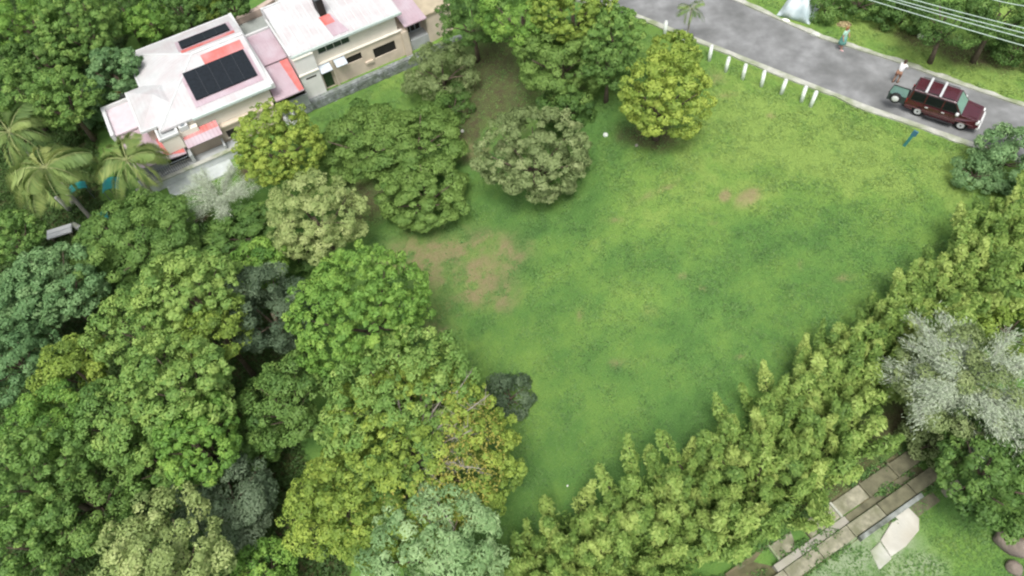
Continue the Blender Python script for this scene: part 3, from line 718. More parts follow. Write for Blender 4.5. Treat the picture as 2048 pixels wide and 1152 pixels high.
# ------------------------------------------------------------------ burgundy off-road car
def build_car():
    B = plain('burgundy_paint', (.062, .009, .016), .22, .12, 3, spec=.6)
    n = B.node_tree.nodes['Principled BSDF']; n.inputs['Coat Weight'].default_value = .6
    GL = plain('car_glass', (.008, .010, .011), .25, .1, spec=.25)
    WS = plain('windscreen_glass', (.16, .27, .25), .05, .15, spec=1.0)
    SIL = plain('silver_trim', (.62, .63, .62), .4, .05)
    RUB = plain('tyre_rubber', (.02, .02, .02), .9, .2)
    BLK = plain('black_trim', (.02, .02, .022), .6, .2)
    LAMP = plain('headlamp', (.75, .77, .75), .1, .05, spec=.8)
    a, b = at(1832, 233, 0), at(1915, 259, 0); mid = (a + b) / 2; ang = math.radians(-41)
    fwd = np.array([math.cos(ang), math.sin(ang)]); lft = np.array([-fwd[1], fwd[0]])
    k = 0.95
    c = mid[:2] + lft * .74 * k - fwd * 0.02
    o = empty('parked_car', (c[0], c[1], .06), ang, 'burgundy off-road car with two white roof bars and its rear door open', 'car'); o.scale = (k, k, k)
    W = .88; WB = 1.33
    # lower body: stations along x, with wheel arches cut in the side outline
    def arch(cx, r0, r1, n=9): return [(cx + r0 * math.cos(math.pi * (1 - i / (n - 1))), .36 + r1 * math.sin(math.pi * (1 - i / (n - 1)))) for i in range(n)]
    low = [(-2.2, .42), (-1.75, .40)] + arch(-WB, .42, .44) + [(-.85, .38), (.85, .38)] + arch(WB, .42, .44) + [(1.80, .40), (2.2, .44)]
    top = [(2.26, .62), (2.22, .86), (2.02, 1.02), (1.0, 1.12), (.98, 1.12), (-2.1, 1.12), (-2.24, 1.0), (-2.26, .6)]
    bm = bmesh.new()
    prof = low + top
    A = [bm.verts.new((x, -W, z)) for x, z in prof]; C = [bm.verts.new((x, W, z)) for x, z in prof]
    fa = bm.faces.new(A); fb = bm.faces.new(C[::-1])
    for i in range(len(prof)): bm.faces.new((A[i], C[i], C[(i + 1) % len(prof)], A[(i + 1) % len(prof)]))
    bmesh.ops.recalc_face_normals(bm, faces=bm.faces)
    # plan taper at nose and tail, hood crown
    for v in bm.verts:
        if v.co.x > 1.7: v.co.y *= 1 - .10 * min(1, (v.co.x - 1.7) / .5)
        if v.co.x < -2.0: v.co.y *= .96
        if v.co.z > .95: v.co.y *= .95
    me = bpy.data.meshes.new('body'); bm.to_mesh(me); bm.free()
    body = link('body', me, B, o); bv = body.modifiers.new('bevel', 'BEVEL'); bv.width = .05; bv.segments = 3; bv.limit_method = 'ANGLE'; bv.angle_limit = math.radians(40)
    # cabin
    def loft(secs, name, mat, par, bevel=.0):
        vs, fs = [], []
        for (x0, x1, w, z) in secs: vs += [(x0, -w, z), (x1, -w, z), (x1, w, z), (x0, w, z)]
        for i in range(len(secs) - 1):
            for j in range(4): fs.append((4 * i + j, 4 * i + (j + 1) % 4, 4 * i + 4 + (j + 1) % 4, 4 * i + 4 + j))
        fs += [(3, 2, 1, 0), tuple(4 * (len(secs) - 1) + j for j in range(4))]
        return MB().add(vs, fs).build(name, mat, par, bevel=bevel)
    loft([(-2.19, 1.06, .83, 1.10), (-2.13, .50, .72, 1.72)], 'cabin', BLK, o)
    loft([(-2.15, .50, .73, 1.723), (-2.08, .36, .66, 1.80)], 'roof_panel', B, o, .03)
    def quad(name, P, off, mat, par=o, t=.015):
        P = [Vector(p) for p in P]; nrm = (P[1] - P[0]).cross(P[2] - P[0]).normalized()
        f = [p + nrm * (off + t) for p in P]; r = [p + nrm * off for p in P]; k = len(P)
        return MB().add(f + r, [tuple(range(k)), tuple(range(2 * k - 1, k - 1, -1))] + [(i, k + i, k + (i + 1) % k, (i + 1) % k) for i in range(k)]).build(name, mat, par)
    for s in (-1, 1):
        side = lambda x, t: (x, s * (.83 - .11 * t), 1.10 + .62 * t)
        wn = [[(-2.08, .1), (-1.25, .1), (-1.25, .9), (-2.02, .9)], [(-1.17, .1), (-.20, .1), (-.20, .9), (-1.17, .9)], [(-.12, .1), (.86, .1), (.44, .9), (-.12, .9)]]
        for q in wn:
            P = [side(*p) for p in q]
            quad('side_window', P if s < 0 else P[::-1], .004, GL)
        for p0, p1 in (((-1.21, 0), (-1.21, 1)), ((-.16, 0), (-.16, 1))):
            P = [side(p0[0] - .035, p0[1]), side(p0[0] + .035, p0[1]), side(p1[0] + .035, p1[1]), side(p1[0] - .035, p1[1])]
            quad('pillar', P if s < 0 else P[::-1], .012, B)
        P = [side(.98, .0), side(1.06, .0), side(.52, 1), side(.44, 1)]; quad('pillar', P if s < 0 else P[::-1], .012, B)
        P = [side(-2.19, .0), side(-2.08, .0), side(-2.02, 1), side(-2.13, 1)]; quad('pillar', P if s < 0 else P[::-1], .012, B)
        # doors: seams, handles, sill
        y = s * (W + .002)
        for x0, x1 in ((-1.15, -.18), (-.14, .84)):
            d = MB().box(x0, x1, min(y, y + s * .02), max(y, y + s * .02), .50, 1.02).build('door', B, o, bevel=.02)
            MB().box(x0 + .08, x0 + .26, min(y + s * .02, y + s * .05), max(y + s * .02, y + s * .05), .92, .96).build('handle', SIL, d)
        MB().box(-.86, .86, min(y - s * .12, y + s * .10), max(y - s * .12, y + s * .10), .30, .36).build('side_step', BLK, o, bevel=.015)
        MB().box(-2.15, 1.95, min(y, y + s * .03), max(y, y + s * .03), .64, .70).build('side_moulding', plain('burgundy_moulding', (.12, .05, .055), .4, .1), o)
        m = MB().box(.72, .92, min(s * .86, s * 1.07), max(s * .86, s * 1.07), 1.10, 1.28).build('mirror', SIL, o, bevel=.05)
        MB().box(2.0, 2.20, min(s * .52, s * .82), max(s * .52, s * .82), .74, .96).build('headlight', LAMP, o, bevel=.05)
        MB().box(-2.275, -2.2, min(s * .66, s * .82), max(s * .66, s * .82), .70, 1.05).build('tail_light', plain('red_lens', (.35, .02, .02), .2, .1), o, bevel=.02)
        MB().box(-1.95, .30, s * .66 - .02, s * .66 + .02, 1.84, 1.88).build('roof_rail', BLK, o, bevel=.01)
        for x in (-WB, WB):
            y0 = s * .69
            wh = MB().lathe([(.20, -.11), (.34, -.11), (.36, -.07), (.36, .07), (.34, .11), (.20, .11)], 26, (x, y0, .36), 'y').build('wheel', RUB, o, True)
            yy = y0 + s * .09
            r = MB().lathe([(.21, -.02), (.22, .02), (.17, .03), (.06, .035), (.01, .04)] if s > 0 else [(.01, -.04), (.06, -.035), (.17, -.03), (.22, -.02), (.21, .02)], 20, (x, yy, .36), 'y').build('rim', SIL, wh)
            MB().lathe([(.05, -.012), (.06, 0), (.05, .012)], 14, (x, yy + s * .045, .36), 'y').build('hub_cap', BLK, r)
    P = [(1.02, -.76, 1.13), (1.02, .76, 1.13), (.50, .66, 1.70), (.50, -.66, 1.70)]
    quad('windscreen', P, .01, WS)
    P = [(-2.18, .74, 1.14), (-2.18, -.74, 1.14), (-2.13, -.66, 1.68), (-2.13, .66, 1.68)]
    quad('rear_opening', P, .004, BLK)
    for x in (-1.40, -.55):
        MB().box(x - .075, x + .075, -.80, .80, 1.885, 1.93).build('roof_bar', plain('white_roof_bar', (.50, .51, .51), .4, .05), o, bevel=.02)
    g_ = MB().box(2.19, 2.275, -.5, .5, .70, .92).build('grille', SIL, o, bevel=.02)
    m = MB()
    for z in (.745, .80, .855): m.box(2.277, 2.285, -.44, .44, z - .015, z + .015)
    m.build('slot', BLK, g_)
    MB().box(2.1, 2.36, -.80, .80, .40, .60).build('bumper', SIL, o, bevel=.05)
    MB().box(-2.38, -2.2, -.80, .80, .40, .58).build('bumper', BLK, o, bevel=.05)
    MB().box(2.362, 2.37, -.2, .2, .45, .56).build('number_plate', WHITE, o)
    for y in (-.55, .55): MB().box(1.15, 1.95, y - .03, y + .03, 1.075, 1.10).build('bonnet_crease', B, o, bevel=.012)
    # rear door, hinged at the near side and swung wide open
    D = MB().box(-3.42, -2.30, -.86, -.78, .60, 1.12).build('rear_door', plain('dark_grey_green_paint', (.035, .05, .05), .3, .15), o, bevel=.03)
    MB().slab([(-3.40, -.86, 1.14), (-2.30, -.86, 1.14), (-2.34, -.74, 1.70), (-3.30, -.74, 1.70)], .03).build('window', WS, D)
    m = MB().box(-3.44, -3.36, -.86, -.80, 1.12, 1.2).tube([(-3.42, -.85, 1.12), (-3.31, -.75, 1.72), (-2.33, -.75, 1.72), (-2.29, -.85, 1.12)], .03, 6); m.build('window_frame', BLK, D)
    s_ = MB().lathe([(.18, -.11), (.33, -.11), (.35, -.06), (.35, .06), (.33, .10)], 24, (-2.9, -.99, .98), 'y').build('spare_wheel', RUB, D, True)
    MB().lathe([(.01, -.035), (.14, -.03), (.22, -.01), (.22, .03)], 20, (-2.9, -1.1, .98), 'y').build('wheel_cover', SIL, s_, True)
    return o
build_car()

# ------------------------------------------------------------------ people
SKIN = plain('skin', (.42, .24, .16), .6, .06)
def skin_mesh(name, V, E, Rr, mat, parent, root=0, sub=2):
    me = bpy.data.meshes.new(name); me.from_pydata([tuple(p) for p in V], E, [])
    o = link(name, me, mat, parent)
    sk = o.modifiers.new('skin', 'SKIN'); sk.use_smooth_shade = True
    lay = me.skin_vertices[0] if len(me.skin_vertices) else None
    if lay is None:
        bm = bmesh.new(); bm.from_mesh(me); bm.verts.layers.skin.verify(); bm.to_mesh(me); bm.free(); lay = me.skin_vertices[0]
    for i, r in enumerate(Rr):
        rr = r if hasattr(r, '__len__') else (r, r); lay.data[i].radius = rr; lay.data[i].use_root = (i == root)
    s = o.modifiers.new('sub', 'SUBSURF'); s.levels = sub; s.render_levels = sub
    return o
def person(px, py, rz, label, top, legs, hair, skirt=None, hands=None, bend=0.0, step=.12, H=1.66):
    p = gat(px, py); zb = p[2] + (0.02)
    o = empty('person', (p[0], p[1], zb), rz, label, 'person'); k = H / 1.7; o.scale = (k, k, k)
    fb = bend                                             # forward lean of the trunk (metres at the neck), +y is forward
    V = [(0, 0, .92), (0, .01 + fb * .3, 1.10), (0, .02 + fb * .7, 1.30), (0, .01 + fb, 1.44), (0, .02 + fb * 1.08, 1.52), (0, .03 + fb * 1.15, 1.60), (0, .02 + fb * 1.2, 1.69)]
    Rr = [(.15, .11), (.135, .10), (.155, .105), (.075, .07), (.05, .05), (.078, .092), (.06, .07)]
    E = [(0, 1), (1, 2), (2, 3), (3, 4), (4, 5), (5, 6)]
    def chain(par, pts, rs):
        for q, r in zip(pts, rs): V.append(q); Rr.append(r); E.append((par, len(V) - 1)); par = len(V) - 1
        return par
    for s in (-1, 1):
        f = s * step
        chain(0, [(s * .10, f * .3, .82), (s * .11, .03 + f * .8, .47), (s * .11, f * 1.1, .09), (s * .115, f * 1.1 + .13, .03)], [.095, .058, .04, (.04, .028)])
        h = (hands or {}).get(s, ((s * .25, .02, 1.14), (s * .27, .12, .90)))
        el, wr = Vector(h[0]), Vector(h[1]); sh = Vector((s * .18, .01 + fb * .95, 1.40))
        w_ = chain(2, [sh, el, wr], [.055, .042, .028])
        d = (wr - el).normalized(); side = d.cross(Vector((s, 0, 0.2))).normalized()
        pal = chain(w_, [wr + d * .07], [(.036, .016)])
        for j, L in enumerate((.07, .085, .08, .06)):
            b = wr + d * .085 + side * (.027 - .018 * j)
            chain(pal, [b, b + d * L * .55 + Vector((-s * .008, 0, 0)), b + d * L + Vector((-s * .03, 0, 0))], [.009, .008, .007])
        chain(w_, [wr + d * .03 + side * .04, wr + d * .075 + side * .06], [.010, .008])
    skin_mesh('body', V, E, Rr, SKIN, o, 0, 2)
    hz = 1.60; hy = .03 + fb * 1.15
    m = MB()                                               # hair cap with the face left free
    prof = [(.100, -.03), (.104, .03), (.095, .08), (.06, .125), (.005, .14)]
    m.lathe(prof, 18, (0, hy - .025, hz)); m.box(-.085, .085, hy - .13, hy - .05, hz - (.16 if skirt else .06), hz + .02)
    m.build('hair', hair, o, True, bevel=.02)
    f = MB()
    for s in (-1, 1): f.lathe([(.012, -.004), (.013, 0), (.004, .006)], 8, (s * .033, hy + .096, hz + .01), 'y')
    f.box(-.022, .022, hy + .086, hy + .098, hz - .055, hz - .047); f.build('face_features', DARK, o)
    nz_ = MB().box(-.010, .010, hy + .085, hy + .118, hz - .025, hz + .012)
    for s in (-1, 1): nz_.box(s * .083 - .01, s * .083 + .01, hy - .02, hy + .02, hz - .03, hz + .03)
    nz_.build('nose_and_ears', SKIN, o, bevel=.006)
    # upper garment
    TV = [(0, 0, .90 if not skirt else .98), (0, .01 + fb * .3, 1.10), (0, .02 + fb * .72, 1.32), (0, .01 + fb * .97, 1.43)]
    TR = [(.175, .13), (.16, .122), (.178, .126), (.085, .08)]; TE = [(0, 1), (1, 2), (2, 3)]
    for s in (-1, 1):
        h = (hands or {}).get(s, ((s * .25, .02, 1.14), (0, 0, 0))); sh = Vector((s * .185, .01 + fb * .95, 1.40)); el = Vector(h[0])
        TV += [tuple(sh), tuple(sh.lerp(el, .75))]; n_ = len(TV); TR += [.07, .066]; TE += [(2, n_ - 2), (n_ - 2, n_ - 1)]
    skin_mesh('top', TV, TE, TR, top, o, 0, 2)
    if skirt:
        m = MB().lathe([(.165, 1.02), (.20, .85), (.235, .62), (.26, .45), (.25, .45)], 20)
        m.build('skirt', skirt, o, True)
    else:
        LV = [(0, 0, .93)]; LR = [(.165, .125)]; LE = []
        for s in (-1, 1):
            f_ = s * step; LV += [(s * .10, f_ * .3, .80), (s * .112, .03 + f_ * .7, .52)]; LR += [.108, .088]; n_ = len(LV); LE += [(0, n_ - 2), (n_ - 2, n_ - 1)]
        skin_mesh('shorts', LV, LE, LR, legs, o, 0, 2)
    for s in (-1, 1):
        MB().box(s * .115 - .048, s * .115 + .048, s * step * 1.1 - .075, s * step * 1.1 + .20, -.02, .075).build('shoe', plain('shoe', (.55, .36, .36), .7, .1) if skirt else plain('sandal', (.10, .07, .05), .8, .1), o, bevel=.025)
    return o
person(1680, 98, math.radians(-150), 'person in a mint green top and teal skirt standing at the far road edge', plain('mint_cloth', (.42, .66, .54), .9, .06),
       None, plain('light_brown_hair', (.28, .14, .06), .7, .2), plain('teal_cloth', (.15, .36, .31), .9, .1), {-1: ((-.28, .06, 1.17), (-.16, .22, 1.06)), 1: ((.26, .02, 1.14), (.26, .14, .92))}, H=1.72)
person(1789, 166, math.radians(-60), 'person in white shirt and brown shorts bending at the open rear of the burgundy car', plain('white_cloth', (.78, .78, .78), .9, .04),
       plain('brown_cloth', (.24, .13, .09), .9, .1), plain('dark_brown_hair', (.06, .03, .02), .7, .2), None, {-1: ((-.24, .30, 1.16), (-.14, .48, 1.05)), 1: ((.24, .32, 1.14), (.16, .5, 1.02))}, bend=.16, step=.08, H=1.68)

# ------------------------------------------------------------------ small things on the ground
def boulder(px, py, rx, ry, rz, h, label, mat=ROCK, name='boulder', cat='rock', seed=1, group=None):
    p = gat(px, py); bm = bmesh.new(); bmesh.ops.create_icosphere(bm, subdivisions=4, radius=1)
    r = np.random.default_rng(seed); ks = r.normal(size=(7, 3)) * 1.6; phs = r.random(7) * 6.28
    for v in bm.verts:
        d = v.co.normalized(); n = sum(math.sin(float(np.dot(kk, d)) * 1.4 + f) for kk, f in zip(ks, phs)) / 7 + .25 * math.sin(9 * d.x + 5 * d.y + seed) * math.sin(7 * d.z) * .3
        v.co = Vector((d.x * rx, d.y * ry, d.z * h)) * (1 + .28 * n)
    me = bpy.data.meshes.new(name); bm.to_mesh(me); bm.free()
    o = link(name, me, mat, None, True); o.location = (p[0], p[1], p[2] + h * .35); o.rotation_euler = (0, 0, rz)
    return tag(o, label, cat, group)
boulder(2022, 1092, .80, .42, -.75, .5, 'largest pinkish grey boulder on the grass below the dark corner tree', seed=2)
boulder(2026, 1136, .30, .34, .3, .28, 'small rounded boulder just below the largest pinkish boulder', seed=5)
boulder(2050, 1064, .45, .4, .2, .4, 'reddish boulder half under the dark corner tree', plain('reddish_rock', (.30, .17, .12), .95, .3, 3, .8), seed=8)
boulder(1211, 271, .17, .17, 0, .14, 'round pale stone alone on the grass near the yellow-green tree', plain('pale_stone', (.62, .66, .60), .8, .1, 4), 'stone', 'stone', 3)
boulder(925, 263, .13, .13, 0, .12, 'small pale stone on bare soil between the bushes', plain('pale_stone_dusty', (.56, .56, .50), .8, .1, 4), 'stone', 'stone', 4)
boulder(1273, 291, .11, .11, 0, .08, 'small dull stone in the leaf litter under the yellow-green tree', plain('dull_stone', (.24, .23, .18), .8, .1, 4), 'stone', 'stone', 6)
boulder(1571, 43, .30, .15, -.8, .13, 'bright white stone lying on the far kerb', plain('white_stone', (.78, .78, .72), .8, .08, 4), 'stone', 'stone', 7)
boulder(1630, 70, .36, .22, -.8, .18, 'grey-white stone on the far kerb near the standing person', plain('grey_white_stone', (.50, .52, .46), .9, .1, 4), 'stone', 'stone', 9)
boulder(1840, 75, .22, .2, 0, .2, 'pale round stone on the bank below the overhead cables', plain('pale_green_stone', (.50, .55, .42), .9, .1, 4), 'stone', 'stone', 10)
boulder(1135, 972, .05, .05, 0, .05, 'tiny white pebble on the lawn beside the feathery hedge', plain('white_pebble', (.75, .75, .72), .9, .05, 4), 'stone', 'stone', 12)
def dry_clump():
    p = gat(1688, 50); n = 500; r = np.random.default_rng(3)
    d = rand_dirs(n, r); d[:, 2] = np.abs(d[:, 2]); C = d * np.array([.5, .28, .25]) * (.5 + .5 * r.random((n, 1)))
    o = quads('dry_leaf_heap', C, d + np.array([0, 0, .8]), .2 + .12 * r.random(n), .4, .55 + .25 * r.normal(size=n), LM['dry'], r=r)
    o.location = (p[0], p[1], p[2] + .02); o.rotation_euler = (0, 0, -.3)
    tag(o, 'heap of tan dry leaves on the bank just above the person in mint green', 'leaf heap')
dry_clump()
def tarp():
    p = gat(1598, 22); m = MB(); n = 26; r = np.random.default_rng(11); vs = []
    for i in range(n):
        for j in range(n):
            x, y = (i / (n - 1) - .5) * 2.4, (j / (n - 1) - .5) * 2.4
            h = 1.35 * max(0, 1 - (abs(x) / 1.2) ** 2.2) * max(0, 1 - (abs(y) / 1.2) ** 2.2) ** .6
            h += .22 * (vnoise(x + 5, y, .4) - .5) + .15 * math.sin(5 * x + 2 * y) * (h > .1)
            vs.append((x, y, max(.03, h)))
    m.add(vs, [(i * n + j, (i + 1) * n + j, (i + 1) * n + j + 1, i * n + j + 1) for i in range(n - 1) for j in range(n - 1)])
    o = m.build('tarpaulin', plain('pale_blue_tarpaulin', (.55, .62, .63), .6, .12, 2, stain=(.25, .34, .36), stain_amt=.8), None, True)
    s = o.modifiers.new('solid', 'SOLIDIFY'); s.thickness = .015
    o.location = (p[0], p[1], p[2]); o.rotation_euler = (0, 0, -.7); tag(o, 'crumpled pale blue-white tarpaulin heap on the verge beyond the road', 'tarpaulin')
tarp()

# things under the coconut palms
def slabs():
    p = gat(118, 462, .7); o = empty('garden_slab', tuple(p), math.radians(14), 'white rectangular slab on dark supports below the coconut palm', 'slab')
    MB().box(-.85, .85, -.42, .42, .58, .70).build('top', WHITE, o, bevel=.02)
    MB().box(-.86, .86, -.03, .03, .703, .72).build('rib', GREYCON, o)
    m = MB().box(-.7, -.55, -.35, .35, -.1, .577).box(.55, .7, -.35, .35, -.1, .577); m.build('support', DARKCON, o)
    p = gat(150, 450, .5); o = empty('garden_block', tuple(p), math.radians(-35), 'smaller white block beside the white slab under the palms', 'block')
    MB().box(-.36, .36, -.18, .18, -.1, .5).build('base', WHITE, o, bevel=.06); MB().box(-.3, .3, -.13, .13, .503, .55).build('cap', PALECON, o, bevel=.02)
slabs()
def canopies():
    for (px, py, L, W_, rz, lab) in ((152, 372, .6, .4, .45, 'turquoise sheet canopy nearest the white palm stems'), (218, 366, .6, .6, .2, 'larger turquoise sheet canopy beside the dark gap by the terrace'),
                                     (212, 338, .5, .35, .3, 'narrow turquoise sheet canopy close to the pink lean-to roof'), (200, 430, .42, .32, .3, 'dull blue-green sheet canopy half hidden in the foliage below the palms')):
        p = gat(px, py, 1.5); o = empty('garden_canopy', tuple(p), rz, lab, 'canopy', 'turquoise garden canopies')
        m = MB(); n = 9; vs = []
        for i in range(n):
            t = i / (n - 1) * 2 - 1; vs += [(t * L, -W_, 1.5 - .22 * t * t), (t * L, W_, 1.5 - .22 * t * t)]
        vs += [(x, y, z - .03) for x, y, z in vs]; k = 2 * n
        m.add(vs, [(2 * i, 2 * i + 2, 2 * i + 3, 2 * i + 1) for i in range(n - 1)] + [(k + 2 * i + 1, k + 2 * i + 3, k + 2 * i + 2, k + 2 * i) for i in range(n - 1)])
        m.build('sheet', TEAL, o, True)
        for sx in (-1, 1):
            for sy in (-1, 1): MB().tube([(sx * L * .85, sy * W_ * .85, -.2), (sx * L * .85, sy * W_ * .85, 1.3)], .03, 6).build('leg', IRON, o)
canopies()

# ------------------------------------------------------------------ palms
def palm(px, py, h, nf, L, label, name='coconut_palm', tone=.5, seed=0, leafw=.085, stems=None, lean=(0, 0), w=1.0):
    r = np.random.default_rng(seed); A = gat(px, py, h); o = empty(name, tuple(A), 0, label, 'palm tree')
    m = MB(); m.tube([(lean[0], lean[1], -.3), (lean[0] * .7, lean[1] * .7, h * .3), (lean[0] * .3, lean[1] * .3, h * .65), (0, 0, h)], [.19 * w, .14 * w, .115 * w, .12 * w], 10)
    m.build('trunk', PALEBARK, o, True)
    P, Nn, Tt, sz, tn = [], [], [], [], []; mid = MB()
    for i in range(nf):
        a = 2 * math.pi * (i + .5 * r.random()) / nf * (1 if nf < 9 else 1.618 * 1.0 + .0) ; el = .75 * r.random() - .05 if i % 3 else .9 * r.random() + .2
        l = L * (.8 + .35 * r.random()); d = np.array([math.cos(a), math.sin(a)]); pts = []; droop = (.38 + .50 * r.random()) * l
        for t in np.linspace(0, 1, 26):
            rr = l * t * math.cos(el * .6) * (1 - .12 * t * t); z = h + .05 + l * math.sin(el) * t * .8 - droop * t ** 2.2
            pts.append(np.array([d[0] * rr, d[1] * rr, z]))
        pts = np.array(pts); mid.tube([tuple(q) for q in pts[::5]], [.035 * w, .028 * w, .02 * w, .015 * w, .01 * w, .008 * w][:len(pts[::5])], 5)
        tf = tone + r.normal() * .18; side = np.array([-d[1], d[0], 0])
        for t in np.linspace(.10, 1, int(46 * l / 2.2)):
            k = t * 25; i0 = min(24, int(k)); c = pts[i0] + (pts[i0 + 1] - pts[i0]) * (k - i0); fwd = pts[min(25, i0 + 1)] - pts[max(0, i0 - 1)]; fwd /= np.linalg.norm(fwd)
            ll = l * .30 * (math.sin(math.pi * min(1, .12 + .88 * t)) ** .6) * (.9 + .2 * r.random()) + .05
            for s in (-1, 1):
                T = side * s * .85 + fwd * .55 - np.array([0, 0, .38 + .25 * r.random()]); T /= np.linalg.norm(T)
                P.append(c + T * ll * .5); Tt.append(T); Nn.append(np.cross(T, fwd) * s + np.array([0, 0, .4])); sz.append(ll); tn.append(tf + .1 * r.normal())
    sz = np.array(sz)
    quads('fronds', np.array(P), np.array(Nn), sz, leafw, np.array(tn), LM['palm'], o, np.array(Tt), r)
    mid.build('midribs', plain('midrib', (.30, .33, .14), .8, .2), o, True)
    return o
palm(92, 338, 6.0, 26, 3.3, 'largest coconut palm, spreading arched fronds at the left beside the houses', seed=4, tone=.55)
palm(255, 322, 4.6, 20, 2.8, 'coconut palm reaching its fronds over the pink lean-to roof', seed=9, tone=.5)
palm(20, 265, 5.2, 18, 2.9, 'coconut palm behind the largest palm, cut by the picture edge', seed=12, tone=.4)
palm(1383, 18, 2.6, 8, 1.3, 'small young palm standing at the road edge behind the white posts', name='young_palm', seed=5, tone=.3, w=.5)
def pale_stems():
    for (a, b, r_, lab) in (((112, 395), (135, 415), .15, 'pale leaning stem nearest the white slab'), ((122, 368), (142, 402), .18, 'thickest pale leaning stem under the largest palm'),
                           ((95, 330), (122, 346), .14, 'short pale stem just under the crown of the largest palm'), ((142, 395), (165, 418), .11, 'thin greyish stem beside the turquoise canopy')):
        A = gat(*a, 2.2); B = gat(*b, .4); z0 = float(g(B[0], B[1]))
        D = np.array([A[0], A[1], A[2] + 2.2]) - np.array([B[0], B[1], z0 - .1])
        o = MB().tube([(0, 0, 0), tuple(D * .5 + np.array([.05, 0, .05])), tuple(D)], [r_ * 1.2, r_, r_ * .8], 10).build('leaning_stem', plain('pale_stem', (.58, .57, .52), .85, .12, 4), None, True)
        o.location = (B[0], B[1], z0 - .1); tag(o, lab, 'tree stem', 'pale stems under the palms')
pale_stems()

# ------------------------------------------------------------------ bare silvery trees
def bare_tree(px, py, rpx, hc, label, mat='silver', leafy=None, nb=16, seed=0, tw=26, leaf=.12, tone=.6, bark=None):
    r = np.random.default_rng(seed); A = gat(px, py, hc); R = rpx * depth((A[0], A[1], A[2] + hc)) / F_PX
    o = empty('bare_tree', tuple(A), 0, label, 'tree'); m = MB()
    m.tube([(0, 0, -.3), (.05, 0, hc * .45), (.02, .03, hc * .9)], [.17, .12, .07], 8)
    P, T, tn = [], [], []
    for i in range(nb):
        a = 2.399 * i + r.random() * .5; el = .15 + 1.0 * r.random(); l = R * (.75 + .35 * r.random()) * (1.0 if el < .8 else .8)
        d = np.array([math.cos(a) * math.cos(el), math.sin(a) * math.cos(el), math.sin(el) * .75]); s = np.array([.02, .02, hc * (.55 + .3 * r.random())])
        e = s + d * l; q = s + d * l * .5 + np.array([0, 0, .12 * l])
        m.tube([tuple(s), tuple(q), tuple(e)], [.030, .019, .007], 5)
        for j in range(tw):
            t = .3 + .7 * r.random(); c = s + (q - s) * (t / .5) if t < .5 else q + (e - q) * ((t - .5) / .5)
            tl = R * (.10 + .16 * r.random()); td = d + r.normal(size=3) * .33; td /= np.linalg.norm(td); f = c + td * tl
            m.tube([tuple(c), tuple(f)], [.010, .004], 4, False)
            for _ in range(14):
                u = r.random(); P.append(c + (f - c) * u + r.normal(size=3) * .17); v = td + r.normal(size=3) * .35; T.append(v); tn.append(tone + .2 * r.normal())
    m.build('branches', bark or plain('silvery_bark', (.33, .35, .29), .9, .15, 5), o, True)
    P = np.array(P); quads('crown', P, r.normal(size=P.shape) * .5 + np.array([0, 0, .8]), leaf * (.55 + .7 * r.random(len(P))), .16, np.array(tn), LM[mat], o, np.array(T), r)
    if leafy:
        k = dict(KIND[leafy]); k['open'] = .45; pp, nn, tt, _ = crown_points(R * .9, k, r, .6); pp[:, 2] += hc * .75
        quads('green_leaves', pp, nn, k['leaf'], k['asp'], tt, LM[k['m']], o, r=r)
    return o
bare_tree(440, 398, 82, 1.6, 'silvery white leafless shrub below the grey terrace wall', nb=28, seed=2, leaf=.18, tw=36, tone=.7)
bare_tree(1945, 762, 146, 4.2, 'silver feathery tree standing between the hedge and the stepped concrete walkway', nb=40, seed=6, leafy='olive', tw=50, leaf=.19, tone=.62)

# ------------------------------------------------------------------ trees and bushes
def grey_branches(root, R, h, r):
    m = MB(); P, T, tn = [], [], []
    for i in range(24):
        a = -.3 + r.normal() * .9; e = R * (.55 + .45 * r.random()); s = np.array([.1, -.1, h * .8]); q = s + np.array([math.cos(a) * e * .55, math.sin(a) * e * .55, R * .55]); t = s + np.array([math.cos(a) * e, math.sin(a) * e, R * (.45 + .3 * r.random())])
        m.tube([tuple(s), tuple(q), tuple(t)], [.07, .045, .012], 6)
        for j in range(12):
            u = r.random(); c = q + (t - q) * u; f = c + r.normal(size=3) * .25 + np.array([0, 0, .15]); m.tube([tuple(c), tuple(f)], [.016, .005], 4, False)
    m.build('bare_limbs', plain('grey_limb', (.30, .27, .23), .9, .2), root, True)
    n = 1300; a = -.45 + r.normal(size=n) * .6; rr = R * (.45 + .55 * r.random(n) ** .7); z = h + R * .62 * np.sqrt(np.clip(1 - (rr / R / 1.05) ** 2, 0, 1)) + r.normal(size=n) * .15
    C = np.stack([np.cos(a) * rr, np.sin(a) * rr, z], 1)
    quads('ochre_leaves', C, r.normal(size=(n, 3)) * .5 + np.array([.2, 0, 1]), .13, .55, .5 + .2 * r.normal(size=n), LM['autumn'], root, r=r)
T_ = tree
# beyond and beside the houses
T_(45, 45, 80, 'bright', 'bright green round tree in the upper left corner')
T_(165, 62, 82, 'mango', 'large light green tree behind the long house, left of its roof corner', tone=.5)
T_(95, 125, 62, 'deep', 'dark green tree in front of the upper left corner tree', tone=.4)
T_(28, 185, 66, 'mango', 'mid green tree at the left edge above the palms', tone=.4)
T_(130, 205, 66, 'mango', 'light green leafy tree between the palms and the house wing', tone=.5)
T_(205, 215, 46, 'blue', 'blue-green shrub pressed against the annex with the white rim', True, name='shrub', cat='shrub')
T_(235, 150, 52, 'blue', 'blue-green bush at the rear corner of the white roof', tone=.45, name='bush', cat='bush')
T_(298, 45, 42, 'bright', 'small dome-shaped bright green tree behind the white roof')
T_(240, 15, 46, 'deep', 'dark tree behind the dome-shaped bright green one', tone=.3)
T_(360, 15, 50, 'deep', 'dark bushy tree near the top edge behind the solar roof', tone=.4)
